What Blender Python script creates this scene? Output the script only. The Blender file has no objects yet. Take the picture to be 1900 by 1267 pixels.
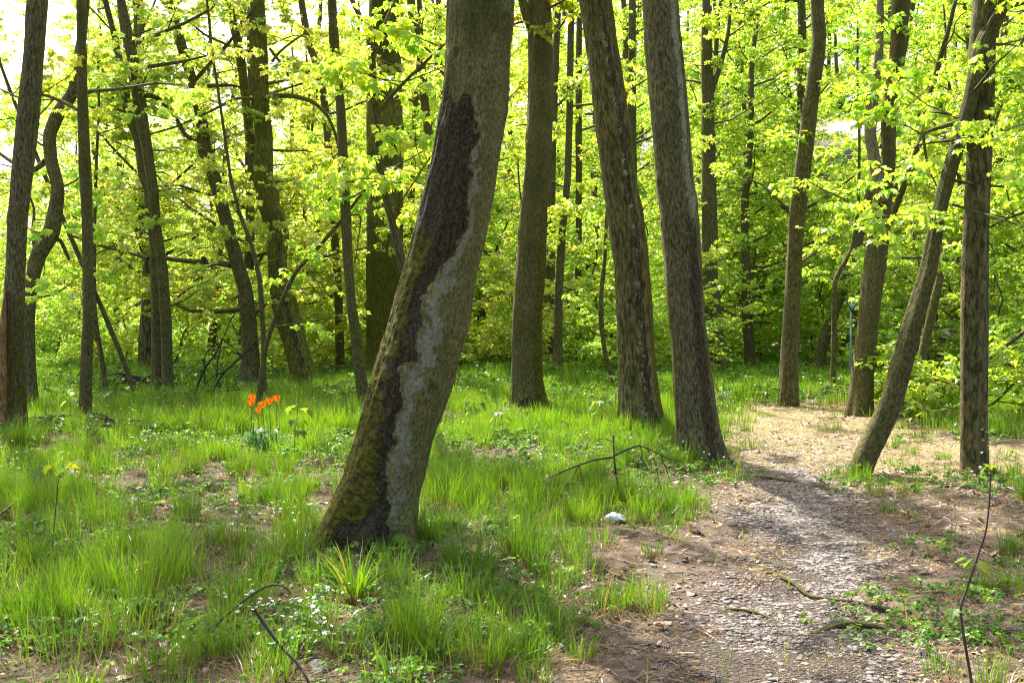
import bpy, math, random
import numpy as np
from mathutils import Vector

# ------------------------------------------------------------------ camera, sky, sun, exposure
sc = bpy.context.scene
FPX = 1847.0                      # focal length in photo pixels (35 mm lens, photo 1900 wide)
CAMH = 1.6
PITCH = math.atan((633.5 - 560) / FPX)
cam_d = bpy.data.cameras.new('camera'); cam_d.lens = 35; cam_d.sensor_width = 36
cam_d.clip_end = 600
cam = bpy.data.objects.new('camera', cam_d); sc.collection.objects.link(cam)
cam.location = (0, 0, CAMH); cam.rotation_euler = (math.radians(90) - PITCH, 0, 0)
sc.camera = cam
SUN_EL, SUN_AZ = 56.0, -24.0      # azimuth from the view direction, minus = left
w = bpy.data.worlds.new('World'); sc.world = w; w.use_nodes = True
wn = w.node_tree; bgn = wn.nodes['Background']
sky = wn.nodes.new('ShaderNodeTexSky'); sky.sky_type = 'NISHITA'; sky.sun_disc = False
sky.sun_elevation = math.radians(SUN_EL); sky.sun_rotation = math.radians(SUN_AZ)
sky.air_density = 0.8; sky.dust_density = 6.0; sky.ozone_density = 0.4
wn.links.new(sky.outputs[0], bgn.inputs[0]); bgn.inputs[1].default_value = 0.15
sun_d = bpy.data.lights.new('sun', 'SUN'); sun_d.energy = 5.0; sun_d.angle = math.radians(0.53)
sun_d.color = (1.0, 0.95, 0.86)
sun = bpy.data.objects.new('sun', sun_d); sc.collection.objects.link(sun)
el, az = math.radians(SUN_EL), math.radians(SUN_AZ)
sdir = Vector((math.sin(az) * math.cos(el), math.cos(az) * math.cos(el), math.sin(el)))
sun.rotation_euler = sdir.to_track_quat('Z', 'Y').to_euler()
sc.view_settings.view_transform = 'Standard'; sc.view_settings.look = 'None'
sc.view_settings.exposure = 1.6; sc.view_settings.gamma = 1.0
sc.render.engine = 'CYCLES'
cy = sc.cycles
cy.max_bounces = 9; cy.diffuse_bounces = 7; cy.glossy_bounces = 2; cy.transmission_bounces = 6
cy.transparent_max_bounces = 6
cy.sample_clamp_indirect = 6.0
cy.use_denoising = True; cy.denoiser = 'OPENIMAGEDENOISE'
cy.caustics_reflective = False; cy.caustics_refractive = False
cy.filter_width = 1.1

PI = math.pi
# ------------------------------------------------------------------ helpers
def h3(ix, iy, iz):
    n = (ix * 374761393 + iy * 668265263 + iz * 1274126177) & 0xffffffff
    n = ((n ^ (n >> 13)) * 1274126177) & 0xffffffff
    return ((n ^ (n >> 16)) & 0xffff) / 65535.0
def vnoise(P):
    P = np.asarray(P, dtype=float); F = np.floor(P); f = P - F; f = f * f * (3 - 2 * f)
    I = F.astype(np.int64); r = 0
    for dx in (0, 1):
        for dy in (0, 1):
            for dz in (0, 1):
                wgt = (f[..., 0] if dx else 1 - f[..., 0]) * (f[..., 1] if dy else 1 - f[..., 1]) * (f[..., 2] if dz else 1 - f[..., 2])
                r = r + wgt * h3(I[..., 0] + dx, I[..., 1] + dy, I[..., 2] + dz)
    return r
def n2(x, y, s=1.0, o=0.0):
    x = np.asarray(x, float); y = np.asarray(y, float)
    return vnoise(np.stack([x * s + o, y * s + o * 1.7, np.zeros_like(x) + o], -1))
def sstep(a, b, x):
    t = np.clip((np.asarray(x, float) - a) / (b - a), 0, 1); return t * t * (3 - 2 * t)

# path: centre line and bare-earth edges by distance y
PY = [0, 4.2, 5.5, 6.7, 8.7, 12.3, 14.4, 17, 22, 40]
PX = [0.9, 1.2, 1.55, 2.0, 2.5, 3.5, 4.0, 4.7, 5.6, 8.0]
LE = [-1.25, -1.25, -1.1, -1.1, -0.85, -0.75, -0.7, -0.6, -0.5, -0.5]   # bare earth ends left
GW = [.40, .38, .34, .30, .28, .3, .3, .3, .3, .3]                     # half width of gravel
def pcx(y): return np.interp(y, PY, PX)
def gh(x, y):
    x = np.asarray(x, float); y = np.asarray(y, float)
    s = x - pcx(y)
    z = (n2(x, y, .35, 3) - .5) * .22 * sstep(1, 6, np.abs(s) + .5) + (n2(x, y, 1.1, 9) - .5) * .07
    z = z - .05 * np.exp(-(s / .8) ** 2) * (y < 30)
    z = z + .12 * sstep(-.9, -2.2, s) * sstep(14, 9, y)
    z = z + sstep(30, 75, y) * 5.0 * sstep(-14, 6, x - y * .05) + sstep(1.5, 9, np.abs(x) - y * .6) * .3
    return z
def ray(px, py):
    r = np.array([(px - 950) / FPX, 0, 0]); f = np.array([0, math.cos(PITCH), -math.sin(PITCH)])
    u = np.array([0, math.sin(PITCH), math.cos(PITCH)])
    return r + f + u * (633.5 - py) / FPX
def at(px, py, D):
    d = ray(px, py); return np.array([0, 0, CAMH]) + d * (D / d[1])
def ground_at(px, py):
    d = ray(px, py); t = 3.0
    for i in range(60):
        p = np.array([0, 0, CAMH]) + d * t
        e = p[2] - float(gh(p[0], p[1]))
        t += e / (-d[2]) * .6
        t = min(max(t, 1), 60)
    p = np.array([0, 0, CAMH]) + d * t; p[2] = float(gh(p[0], p[1])); return p

class MB:
    """collects verts, faces (tris/quads) and point attributes, builds ONE mesh"""
    def __init__(s): s.V = []; s.T = []; s.Q = []; s.A = []; s.n = 0; s.N = []
    def add(s, V, T=None, Q=None, **attrs):
        V = np.asarray(V, float).reshape(-1, 3)
        if T is not None and len(T): s.T.append(np.asarray(T, np.int64) + s.n)
        if Q is not None and len(Q): s.Q.append(np.asarray(Q, np.int64) + s.n)
        s.V.append(V); s.A.append((len(V), attrs)); s.n += len(V); return s
    def mesh(s, name, mats, smooth=True, matidx=None):
        me = bpy.data.meshes.new(name)
        if s.n == 0: return me
        V = np.concatenate(s.V)
        T = np.concatenate(s.T) if s.T else np.zeros((0, 3), np.int64)
        Q = np.concatenate(s.Q) if s.Q else np.zeros((0, 4), np.int64)
        me.vertices.add(len(V)); me.vertices.foreach_set('co', V.astype(np.float32).ravel())
        nl = T.size + Q.size; npol = len(T) + len(Q)
        me.loops.add(nl); me.polygons.add(npol)
        me.loops.foreach_set('vertex_index', np.concatenate([T.ravel(), Q.ravel()]).astype(np.int32))
        st = np.concatenate([np.arange(len(T)) * 3, T.size + np.arange(len(Q)) * 4]).astype(np.int32)
        me.polygons.foreach_set('loop_start', st)
        if smooth: me.polygons.foreach_set('use_smooth', np.ones(npol, bool))
        keys = set(k for _, a in s.A for k in a)
        for k in keys:
            vec = any(k in a and np.ndim(a[k]) == 2 for _, a in s.A)
            at_ = me.attributes.new(k, 'FLOAT_VECTOR' if vec else 'FLOAT', 'POINT')
            out = []
            for n, a in s.A:
                v = a.get(k, 0.0)
                if vec: out.append(np.broadcast_to(np.asarray(v, float).reshape(-1, 3) if np.ndim(v) else np.zeros((1, 3)), (n, 3)))
                else: out.append(np.broadcast_to(np.asarray(v, float), (n,)))
            arr = np.concatenate(out).astype(np.float32)
            at_.data.foreach_set('vector' if vec else 'value', arr.ravel())
        for m in (mats if isinstance(mats, (list, tuple)) else [mats]): me.materials.append(m)
        me.update(calc_edges=True); me.validate()
        return me
    def build(s, name, mats, parent=None, smooth=True, loc=None):
        if loc is not None:
            off = np.asarray(loc, float); s.V = [v - off for v in s.V]
        me = s.mesh(name, mats, smooth)
        o = bpy.data.objects.new(name, me); sc.collection.objects.link(o)
        if parent is not None: o.parent = parent
        elif loc is not None: o.location = loc
        return o
def tag(o, label=None, cat=None, group=None, kind=None):
    if label: o['label'] = label
    if cat: o['category'] = cat
    if group: o['group'] = group
    if kind: o['kind'] = kind
    return o
def empty(name, loc, label, cat, group=None):
    o = bpy.data.objects.new(name, None); sc.collection.objects.link(o); o.location = loc
    o.empty_display_size = .2
    return tag(o, label, cat, group)
def resample(P, R, n):
    P = np.asarray(P, float); R = np.asarray(R, float)
    L = np.concatenate([[0], np.cumsum(np.linalg.norm(np.diff(P, axis=0), axis=1))])
    t = np.linspace(0, L[-1], n)
    Pn = np.stack([np.interp(t, L, P[:, i]) for i in range(3)], 1); Rn = np.interp(t, L, R)
    if len(P) > 2:                       # light smoothing keeps ends
        for _ in range(2):
            Pn[1:-1] = .25 * Pn[:-2] + .5 * Pn[1:-1] + .25 * Pn[2:]
            Rn[1:-1] = .25 * Rn[:-2] + .5 * Rn[1:-1] + .25 * Rn[2:]
    return Pn, Rn, t
def tube(mb, P, R, k=6, cap=True, bump=None, **attrs):
    """tube whose ring axis e1 stays near world +x; bc = straightened bark space"""
    P = np.asarray(P, float); R = np.broadcast_to(np.asarray(R, float), (len(P),))
    n = len(P); Tn = np.gradient(P, axis=0); Tn /= np.linalg.norm(Tn, axis=1)[:, None] + 1e-9
    ref = np.array([1.0, 0, 0]) if abs(Tn[:, 0]).mean() < .8 else np.array([0, 0, 1.0])
    e1 = ref - Tn * (Tn @ ref)[:, None]; e1 /= np.linalg.norm(e1, axis=1)[:, None] + 1e-9
    e2 = np.cross(Tn, e1)
    a = np.arange(k) / k * 2 * PI; ca, sa = np.cos(a), np.sin(a)
    L = np.concatenate([[0], np.cumsum(np.linalg.norm(np.diff(P, axis=0), axis=1))])
    RR = np.repeat(R[:, None], k, 1)
    if bump is not None: RR = RR + bump(L[:, None] + 0 * RR, a[None, :] + 0 * RR, RR)
    V = P[:, None] + RR[..., None] * (ca[None, :, None] * e1[:, None] + sa[None, :, None] * e2[:, None])
    rm = max(float(R.mean()), .02)
    bc = np.stack([np.broadcast_to(ca[None] * rm, (n, k)), np.broadcast_to(sa[None] * rm, (n, k)), np.broadcast_to(L[:, None], (n, k))], -1)
    i = np.arange(n - 1)[:, None] * k; j = np.arange(k)[None]; j2 = (j + 1) % k
    Q = np.stack([i + j, i + j2, i + k + j2, i + k + j], -1).reshape(-1, 4)
    V = V.reshape(-1, 3); bc = bc.reshape(-1, 3)
    at2 = {q: (np.repeat(v, k) if np.ndim(v) == 1 and len(v) == n else (np.asarray(v).reshape(-1) if np.ndim(v) == 2 else v)) for q, v in attrs.items()}
    T = None
    if cap:
        V = np.vstack([V, P[-1:]]); bc = np.vstack([bc, [[0, 0, L[-1]]]])
        b = (n - 1) * k; T = np.stack([b + np.arange(k), b + (np.arange(k) + 1) % k, np.full(k, n * k)], -1)
        at2 = {q: (np.append(v, v[-1]) if np.ndim(v) == 1 else v) for q, v in at2.items()}
    mb.add(V, T, Q, bc=bc, **at2)
def inst(mb, tmpl, M, O, **per):
    """place template (V,T) with matrices M (n,3,3) and offsets O (n,3)"""
    TV, TT = tmpl[0], tmpl[1]; n = len(O); k = len(TV)
    if n == 0: return
    V = np.einsum('nij,kj->nki', M, TV) + O[:, None]
    T = (TT[None] + (np.arange(n) * k)[:, None, None]).reshape(-1, 3)
    at_ = {q: np.repeat(v, k) for q, v in per.items()}
    if len(tmpl) > 2:
        for q, v in tmpl[2].items():
            at_[q] = np.tile(v, n) + (at_[q] if q in at_ else 0)
    mb.add(V.reshape(-1, 3), T, None, **at_)
def rotm(az, pitch, roll):
    """z-up frame: local +y turned to azimuth az, tilted up by pitch, rolled about own y"""
    ca, sa, cp, sp, cr, sr = np.cos(az), np.sin(az), np.cos(pitch), np.sin(pitch), np.cos(roll), np.sin(roll)
    y = np.stack([ca * cp, sa * cp, sp], -1)
    x0 = np.stack([sa, -ca, np.zeros_like(az)], -1); z0 = np.cross(x0, y)
    x = x0 * cr[:, None] - z0 * sr[:, None]; z = z0 * cr[:, None] + x0 * sr[:, None]
    return np.stack([x, y, z], -1)

# ------------------------------------------------------------------ materials
def newmat(name):
    m = bpy.data.materials.new(name); m.use_nodes = True; nt = m.node_tree
    for n in list(nt.nodes): nt.nodes.remove(n)
    out = nt.nodes.new('ShaderNodeOutputMaterial'); return m, nt, out
def nd(nt, typ, ins=None, **props):
    n = nt.nodes.new(typ)
    for k, v in props.items(): setattr(n, k, v)
    for k, v in (ins or {}).items():
        if hasattr(v, 'links') or isinstance(v, bpy.types.NodeSocket): nt.links.new(v, n.inputs[k])
        else: n.inputs[k].default_value = v
    return n
def c4(c): return (c[0], c[1], c[2], 1)
def mixc(nt, f, a, b, blend='MIX'):
    n = nt.nodes.new('ShaderNodeMix'); n.data_type = 'RGBA'; n.blend_type = blend
    for i, v in ((0, f), (6, a), (7, b)):
        if isinstance(v, bpy.types.NodeSocket): nt.links.new(v, n.inputs[i])
        else: n.inputs[i].default_value = v if i == 0 else c4(v)
    return n.outputs[2]
def mth(nt, op, a, b=0.0, clamp=False):
    n = nt.nodes.new('ShaderNodeMath'); n.operation = op; n.use_clamp = clamp
    for i, v in ((0, a), (1, b)):
        if isinstance(v, bpy.types.NodeSocket): nt.links.new(v, n.inputs[i])
        else: n.inputs[i].default_value = v
    return n.outputs[0]
def ramp(nt, f, lo, hi):
    n = nt.nodes.new('ShaderNodeMapRange'); n.interpolation_type = 'SMOOTHSTEP'
    nt.links.new(f, n.inputs[0]); n.inputs[1].default_value = lo; n.inputs[2].default_value = hi
    return n.outputs[0]
def attr(nt, name):
    return nd(nt, 'ShaderNodeAttribute', attribute_name=name)
def noise(nt, vec, scale, detail=3, rough=.6, mul=None):
    if mul is not None:
        vm = nd(nt, 'ShaderNodeVectorMath', {0: vec, 1: mul}, operation='MULTIPLY'); vec = vm.outputs[0]
    return nd(nt, 'ShaderNodeTexNoise', {'Vector': vec, 'Scale': scale, 'Detail': detail, 'Roughness': rough}).outputs[0]

def bark_mat(name, dark, light, moss=(.045, .05, .006), green=.15, furrow=1.0, spots=.2, zs=.20):
    dark = (dark[0] * .96, dark[1] * 1.07, dark[2] * .85); light = (light[0] * 1.18, light[1] * 1.28, light[2] * .98)
    m, nt, out = newmat(name)
    v = attr(nt, 'bc').outputs['Vector']
    n1 = noise(nt, v, 78 / furrow, 5, .7, (1, 1, zs))
    n2_ = noise(nt, v, 110, 3, .6, (1, 1, .4))
    nb = noise(nt, v, 2.2, 4, .6)
    nf = noise(nt, v, 60, 2, .5)
    rid = ramp(nt, n1, .36, .66)
    col = mixc(nt, rid, dark, light)
    col = mixc(nt, mth(nt, 'MULTIPLY', ramp(nt, nb, .35, .7), .35), col, tuple(c * .6 for c in dark))
    g = mth(nt, 'MULTIPLY', ramp(nt, noise(nt, v, 1.3, 5, .7, (1, 1, .5)), .42, .7), green * 2, True)
    col = mixc(nt, g, col, (moss[0] * 1.3, moss[1] * 1.3, moss[2] * 1.6))
    sp = mth(nt, 'MULTIPLY', ramp(nt, nf, .66, .72), spots, True)
    col = mixc(nt, sp, col, (.30, .33, .27))
    # painted zones that belong to the tree: dark wet bark, moss, lichen
    edge = mth(nt, 'MULTIPLY', mth(nt, 'SUBTRACT', noise(nt, v, 16, 6, .85, (1, 1, .45)), .5), 1.9)
    dk = ramp(nt, mth(nt, 'ADD', attr(nt, 'dark').outputs['Fac'], edge), .42, .58)
    col = mixc(nt, dk, col, mixc(nt, rid, (.026, .019, .007), (.105, .078, .036)))
    # pale flecks in the dark zone
    fl = mth(nt, 'MULTIPLY', mth(nt, 'MULTIPLY', dk, ramp(nt, nf, .60, .66)), .55)
    col = mixc(nt, fl, col, (.16, .15, .14))
    lc = ramp(nt, mth(nt, 'ADD', attr(nt, 'lich').outputs['Fac'], mth(nt, 'MULTIPLY', edge, 1.1)), .44, .60)
    lcol = mixc(nt, ramp(nt, n2_, .3, .65), (.20, .195, .115), (.39, .38, .25))
    col = mixc(nt, lc, col, lcol)
    ms = ramp(nt, mth(nt, 'ADD', attr(nt, 'moss').outputs['Fac'], mth(nt, 'MULTIPLY', edge, .55)), .38, .62)
    mcol = mixc(nt, ramp(nt, noise(nt, v, 40, 4, .7), .35, .68), (.045, .042, .004), (.19, .175, .012))
    col = mixc(nt, ms, col, mcol)
    h = mth(nt, 'ADD', mth(nt, 'MULTIPLY', n1, 1.0), mth(nt, 'MULTIPLY', n2_, .35))
    h = mth(nt, 'ADD', h, mth(nt, 'MULTIPLY', mth(nt, 'MULTIPLY', noise(nt, v, 55, 3, .7), ms), .9))
    bmp = nd(nt, 'ShaderNodeBump', {'Height': h, 'Strength': 1.0, 'Distance': .03})
    b = nd(nt, 'ShaderNodeBsdfPrincipled', {'Base Color': col, 'Roughness': .85, 'Normal': bmp.outputs[0], 'Specular IOR Level': .25})
    nt.links.new(b.outputs[0], out.inputs[0]); return m

def leaf_mat(name, cols, trans=.62, rnd_obj=True, gloss=.04, tint=None):
    """cols: three leaf colours mixed by the leaf's own random value"""
    m, nt, out = newmat(name)
    r = attr(nt, 'rnd').outputs['Fac']
    cr = nt.nodes.new('ShaderNodeValToRGB'); nt.links.new(r, cr.inputs[0])
    e = cr.color_ramp.elements; e[0].position = 0; e[0].color = c4(cols[0]); e[1].position = 1; e[1].color = c4(cols[-1])
    for i, c in enumerate(cols[1:-1]): x = e.new((i + 1) / (len(cols) - 1)); x.color = c4(c)
    col = cr.outputs[0]
    if rnd_obj:
        oi = nd(nt, 'ShaderNodeObjectInfo')
        hs = nd(nt, 'ShaderNodeHueSaturation', {'Color': col, 'Hue': mth(nt, 'ADD', .487, mth(nt, 'MULTIPLY', oi.outputs['Random'], .028)),
                                                'Value': mth(nt, 'ADD', .85, mth(nt, 'MULTIPLY', oi.outputs['Random'], .3))})
        col = hs.outputs[0]
    d = nd(nt, 'ShaderNodeBsdfDiffuse', {'Color': col})
    tc = mixc(nt, 1.0, col, tint or (1.5, 1.45, .6), 'MULTIPLY')
    t = nd(nt, 'ShaderNodeBsdfTranslucent', {'Color': tc})
    mx = nd(nt, 'ShaderNodeMixShader', {0: trans}); nt.links.new(d.outputs[0], mx.inputs[1]); nt.links.new(t.outputs[0], mx.inputs[2])
    g = nd(nt, 'ShaderNodeBsdfGlossy', {'Color': (1, 1, 1, 1), 'Roughness': .38})
    m2 = nd(nt, 'ShaderNodeMixShader', {0: gloss}); nt.links.new(mx.outputs[0], m2.inputs[1]); nt.links.new(g.outputs[0], m2.inputs[2])
    nt.links.new(m2.outputs[0], out.inputs[0]); return m
def plain(name, c1, c2=None, scale=20, rough=.8, bump=.3, dist=.01, spec=.3, coord='Object', mul=None):
    m, nt, out = newmat(name)
    tc = nd(nt, 'ShaderNodeTexCoord').outputs[coord]
    f = noise(nt, tc, scale, 4, .6, mul)
    col = mixc(nt, ramp(nt, f, .3, .7), c1, c2 or tuple(x * .7 for x in c1))
    bmp = nd(nt, 'ShaderNodeBump', {'Height': f, 'Strength': bump, 'Distance': dist})
    b = nd(nt, 'ShaderNodeBsdfPrincipled', {'Base Color': col, 'Roughness': rough, 'Normal': bmp.outputs[0], 'Specular IOR Level': spec})
    nt.links.new(b.outputs[0], out.inputs[0]); return m

M_BARK = bark_mat('bark_brown', (.055, .044, .020), (.205, .165, .080), green=.20)
M_ROUGH = bark_mat('bark_furrowed', (.038, .030, .014), (.22, .175, .090), green=.24, furrow=1.9)
M_GREEN = bark_mat('bark_green', (.07, .06, .012), (.25, .22, .045), green=.50, furrow=1.5)
M_GREY = bark_mat('bark_lichen', (.050, .040, .022), (.24, .19, .115), green=.18, furrow=1.0, spots=.5)
M_SMOOTH = bark_mat('bark_smooth', (.065, .053, .023), (.21, .172, .080), green=.42, furrow=.8, spots=.25)
M_DEAD = bark_mat('bark_dead_wood', (.13, .10, .07), (.32, .26, .19), green=.04, furrow=1.3)
M_MAIN = bark_mat('bark_mossy_maple', (.130, .112, .045), (.325, .275, .120), green=.45, furrow=.75, spots=.1, zs=.38)
M_TWIG = plain('twig_bark', (.055, .042, .030), (.03, .022, .016), 30)
M_STICK = plain('dead_stick', (.10, .075, .055), (.045, .033, .025), 40, mul=(1, 1, .3))
M_WOOD = bark_mat('split_wood', (.16, .075, .035), (.42, .24, .12), green=.05, furrow=1.2, spots=.05)
M_LEAFY = leaf_mat('leaves_yellow_green', [(.26, .42, .06), (.37, .52, .09), (.47, .56, .14), (.56, .50, .17)])
M_LEAFG = leaf_mat('leaves_fresh_green', [(.22, .38, .04), (.29, .45, .05), (.40, .51, .07), (.48, .50, .09)])
M_LEAFM = leaf_mat('leaves_mid', [(.26, .39, .045), (.36, .47, .06), (.46, .51, .09), (.52, .46, .11)])
M_HERB = leaf_mat('herb_leaves', [(.05, .14, .03), (.08, .19, .03), (.14, .25, .03), (.22, .30, .04)], trans=.4, rnd_obj=False, gloss=.02)
M_SAP = leaf_mat('sapling_leaves', [(.10, .19, .04), (.14, .24, .04), (.26, .30, .04)], trans=.55, rnd_obj=False, gloss=.01)
M_DRY = leaf_mat('dry_leaves', [(.10, .055, .03), (.20, .12, .07), (.34, .24, .16)], trans=.15, rnd_obj=False, tint=(1, .9, .7))

def grass_mat(name, base, mid, tip, tint=(1.5, 1.5, .6), dry=(.38, .24, .09)):
    m, nt, out = newmat(name)
    t = attr(nt, 't').outputs['Fac']; r = attr(nt, 'rnd').outputs['Fac']
    col = mixc(nt, ramp(nt, t, .02, .30), base, mid)
    col = mixc(nt, ramp(nt, t, .3, 1.0), col, tip)
    col = mixc(nt, mth(nt, 'MULTIPLY', ramp(nt, r, .90, .93), .9), col, dry)
    col = mixc(nt, mth(nt, 'MULTIPLY', attr(nt, 'tuft').outputs['Fac'], .85), col, (.055, .155, .008))
    d = nd(nt, 'ShaderNodeBsdfDiffuse', {'Color': col})
    tr = nd(nt, 'ShaderNodeBsdfTranslucent', {'Color': mixc(nt, 1.0, col, tint, 'MULTIPLY')})
    mx = nd(nt, 'ShaderNodeMixShader', {0: .5}); nt.links.new(d.outputs[0], mx.inputs[1]); nt.links.new(tr.outputs[0], mx.inputs[2])
    g = nd(nt, 'ShaderNodeBsdfGlossy', {'Roughness': .35})
    m2 = nd(nt, 'ShaderNodeMixShader', {0: .07}); nt.links.new(mx.outputs[0], m2.inputs[1]); nt.links.new(g.outputs[0], m2.inputs[2])
    nt.links.new(m2.outputs[0], out.inputs[0]); return m
M_GRASS = grass_mat('grass_blades', (.22, .12, .04), (.13, .25, .010), (.22, .38, .014))
M_THATCH = grass_mat('dry_grass', (.16, .09, .05), (.30, .18, .10), (.36, .27, .17), (1.05, 1, .8), (.38, .31, .20))

def ground_mat():
    m, nt, out = newmat('forest_floor')
    pos = nd(nt, 'ShaderNodeNewGeometry').outputs['Position']
    bare = attr(nt, 'bare').outputs['Fac']; gra = attr(nt, 'gravel').outputs['Fac']; straw = attr(nt, 'straw').outputs['Fac']
    nb = noise(nt, pos, 1.7, 5, .65); nm = noise(nt, pos, 9, 5, .7); nf = noise(nt, pos, 60, 4, .7)
    earth = mixc(nt, ramp(nt, nm, .3, .7), (.060, .042, .030), (.18, .13, .095))
    earth = mixc(nt, mth(nt, 'MULTIPLY', ramp(nt, nf, .5, .75), .6), earth, (.24, .19, .15))
    litter = mixc(nt, ramp(nt, nf, .35, .65), (.045, .030, .020), (.17, .115, .07))
    litter = mixc(nt, mth(nt, 'MULTIPLY', ramp(nt, nm, .45, .6), .5), litter, (.035, .07, .012))
    e = mth(nt, 'MULTIPLY', mth(nt, 'SUBTRACT', nm, .5), .8)
    col = mixc(nt, ramp(nt, mth(nt, 'ADD', bare, e), .35, .65), litter, earth)
    far = attr(nt, 'veg').outputs['Fac']
    col = mixc(nt, mth(nt, 'MULTIPLY', far, ramp(nt, nm, .25, .5)), col, mixc(nt, ramp(nt, nf, .3, .7), (.05, .12, .015), (.16, .27, .035)))
    # straw and fallen maple flowers: yellow crumbs
    vz = nd(nt, 'ShaderNodeTexVoronoi', {'Vector': pos, 'Scale': 90.0})
    spk = mth(nt, 'MULTIPLY', mth(nt, 'LESS_THAN', vz.outputs['Distance'], .30), ramp(nt, noise(nt, pos, 3.1, 4, .7), .42, .62))
    col = mixc(nt, mth(nt, 'MULTIPLY', spk, mth(nt, 'MULTIPLY', bare, .75)), col, (.36, .27, .09))
    st = ramp(nt, mth(nt, 'ADD', straw, mth(nt, 'MULTIPLY', mth(nt, 'SUBTRACT', nb, .5), 1.6)), .45, .75)
    sc_ = mixc(nt, ramp(nt, noise(nt, pos, 45, 3, .7, (1, .35, 1)), .35, .65), (.16, .125, .060), (.33, .265, .130))
    col = mixc(nt, mth(nt, 'MULTIPLY', st, .85), col, sc_)
    gg = ramp(nt, mth(nt, 'ADD', gra, mth(nt, 'MULTIPLY', e, .7)), .35, .7)
    vg = nd(nt, 'ShaderNodeTexVoronoi', {'Vector': nd(nt, 'ShaderNodeVectorMath', {0: pos, 1: (.8, 1.5, 1)}, operation='MULTIPLY').outputs[0], 'Randomness': 1.0, 'Scale': 60.0})
    gc = mixc(nt, ramp(nt, nd(nt, 'ShaderNodeSeparateColor', {0: vg.outputs['Color']}).outputs[0], .1, .9), (.085, .068, .058), (.22, .185, .165))
    gc = mixc(nt, ramp(nt, vg.outputs['Distance'], .35, .6), gc, (.055, .042, .034))
    col = mixc(nt, mth(nt, 'MULTIPLY', gg, .55), col, gc)
    h = mth(nt, 'ADD', mth(nt, 'MULTIPLY', nm, .5), mth(nt, 'MULTIPLY', nf, .5))
    h = mth(nt, 'SUBTRACT', h, mth(nt, 'MULTIPLY', mth(nt, 'MULTIPLY', vg.outputs['Distance'], gg), .7))
    bmp = nd(nt, 'ShaderNodeBump', {'Height': h, 'Strength': 1.0, 'Distance': .05})
    b = nd(nt, 'ShaderNodeBsdfPrincipled', {'Base Color': col, 'Roughness': .9, 'Normal': bmp.outputs[0], 'Specular IOR Level': .25})
    nt.links.new(b.outputs[0], out.inputs[0]); return m
M_GROUND = ground_mat()

# ------------------------------------------------------------------ ground masks
def bare_mask(x, y):
    s = x - pcx(y); le = np.interp(y, PY, LE)
    m = sstep(-.45, .25, s - le + (n2(x, y, 1.6, 21) - .5) * .9)
    right = sstep(3.6, 1.2, s + (n2(x, y, .9, 5) - .5) * 2.2)          # fades to patchy cover on the right
    right = np.where(y > 11, np.minimum(right, sstep(2.7, 1.1, s + (n2(x, y, 1.2, 15) - .5) * 1.5)), right)
    m = m * np.maximum(right, .25 * (y < 9))
    m = m * sstep(17.5, 14.5, y + (n2(x, y, .5, 8) - .5) * 3 - sstep(.5, 4, s) * -1.5)
    return np.clip(m, 0, 1)
def gravel_mask(x, y):
    s = x - pcx(y) + (n2(x, y, 1.3, 33) - .5) * .5; gw = np.interp(y, PY, GW)
    return sstep(gw + .45, gw - .25, np.abs(s)) * sstep(11.5, 8.0, y)
def straw_mask(x, y):
    return sstep(7.0, 10.5, y) * sstep(17.5, 14.5, y) * bare_mask(x, y) * .85 + .30 * bare_mask(x, y) * sstep(3, 6, y)

# ------------------------------------------------------------------ ground sheet
def axis(lo, hi, flo, fhi, fine, grow=1.10):
    c = list(np.arange(flo, fhi, fine)); st = fine; v = c[-1]
    while v < hi: st *= grow; v += st; c.append(v)
    st = fine; v = c[0]
    while v > lo: st *= grow; v -= st; c.insert(0, v)
    return np.array(c)
gx = axis(-150, 150, -4.2, 5.2, .045, 1.07); gy = axis(-15, 220, 3.0, 11.0, .045, 1.06)
GX, GY = np.meshgrid(gx, gy)
GZ = gh(GX, GY)
near = sstep(16, 9, GY)
GZ = GZ + near * ((n2(GX, GY, 6, 4) - .5) * .030 + (n2(GX, GY, 15, 6) - .5) * .016)
nx, ny = len(gx), len(gy)
i = np.arange(ny - 1)[:, None] * nx; j = np.arange(nx - 1)[None]
Q = np.stack([i + j, i + j + 1, i + nx + j + 1, i + nx + j], -1).reshape(-1, 4)
mb = MB(); mb.add(np.stack([GX, GY, GZ], -1), None, Q, bare=bare_mask(GX, GY).ravel(), gravel=gravel_mask(GX, GY).ravel(), straw=straw_mask(GX, GY).ravel(), veg=(sstep(14, 20, GY) * (1 - bare_mask(GX, GY))).ravel())
tag(mb.build('ground', M_GROUND), kind='structure')
def gz(x, y): return gh(x, y)

# ------------------------------------------------------------------ leaf templates
def fold(V, amt=.25, droop=.25):
    V = np.array(V, float); x, y = V[:, 0], V[:, 1]
    return np.stack([x, y, amt * np.abs(x) - droop * y * y], 1)
L3 = (fold([(0, 0), (-.28, .12), (-.55, .50), (-.22, .55), (0, 1), (.22, .55), (.55, .50), (.28, .12)]),
      np.array([(0, 2, 1), (0, 3, 2), (0, 4, 3), (0, 5, 4), (0, 6, 5), (0, 7, 6)]))
LO = (fold([(0, 0), (-.26, .25), (-.33, .5), (-.2, .8), (0, 1), (.2, .8), (.33, .5), (.26, .25)]),
      np.array([(0, 2, 1), (0, 3, 2), (0, 4, 3), (0, 5, 4), (0, 6, 5), (0, 7, 6)]))
_m = [(0, 0), (-.20, -.08), (-.42, -.05), (-.38, .12), (-.68, .30), (-.42, .36), (-.50, .72), (-.22, .60), (-.14, .82), (0, 1.05),
      (.14, .82), (.22, .60), (.50, .72), (.42, .36), (.68, .30), (.38, .12), (.42, -.05), (.20, -.08)]
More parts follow.
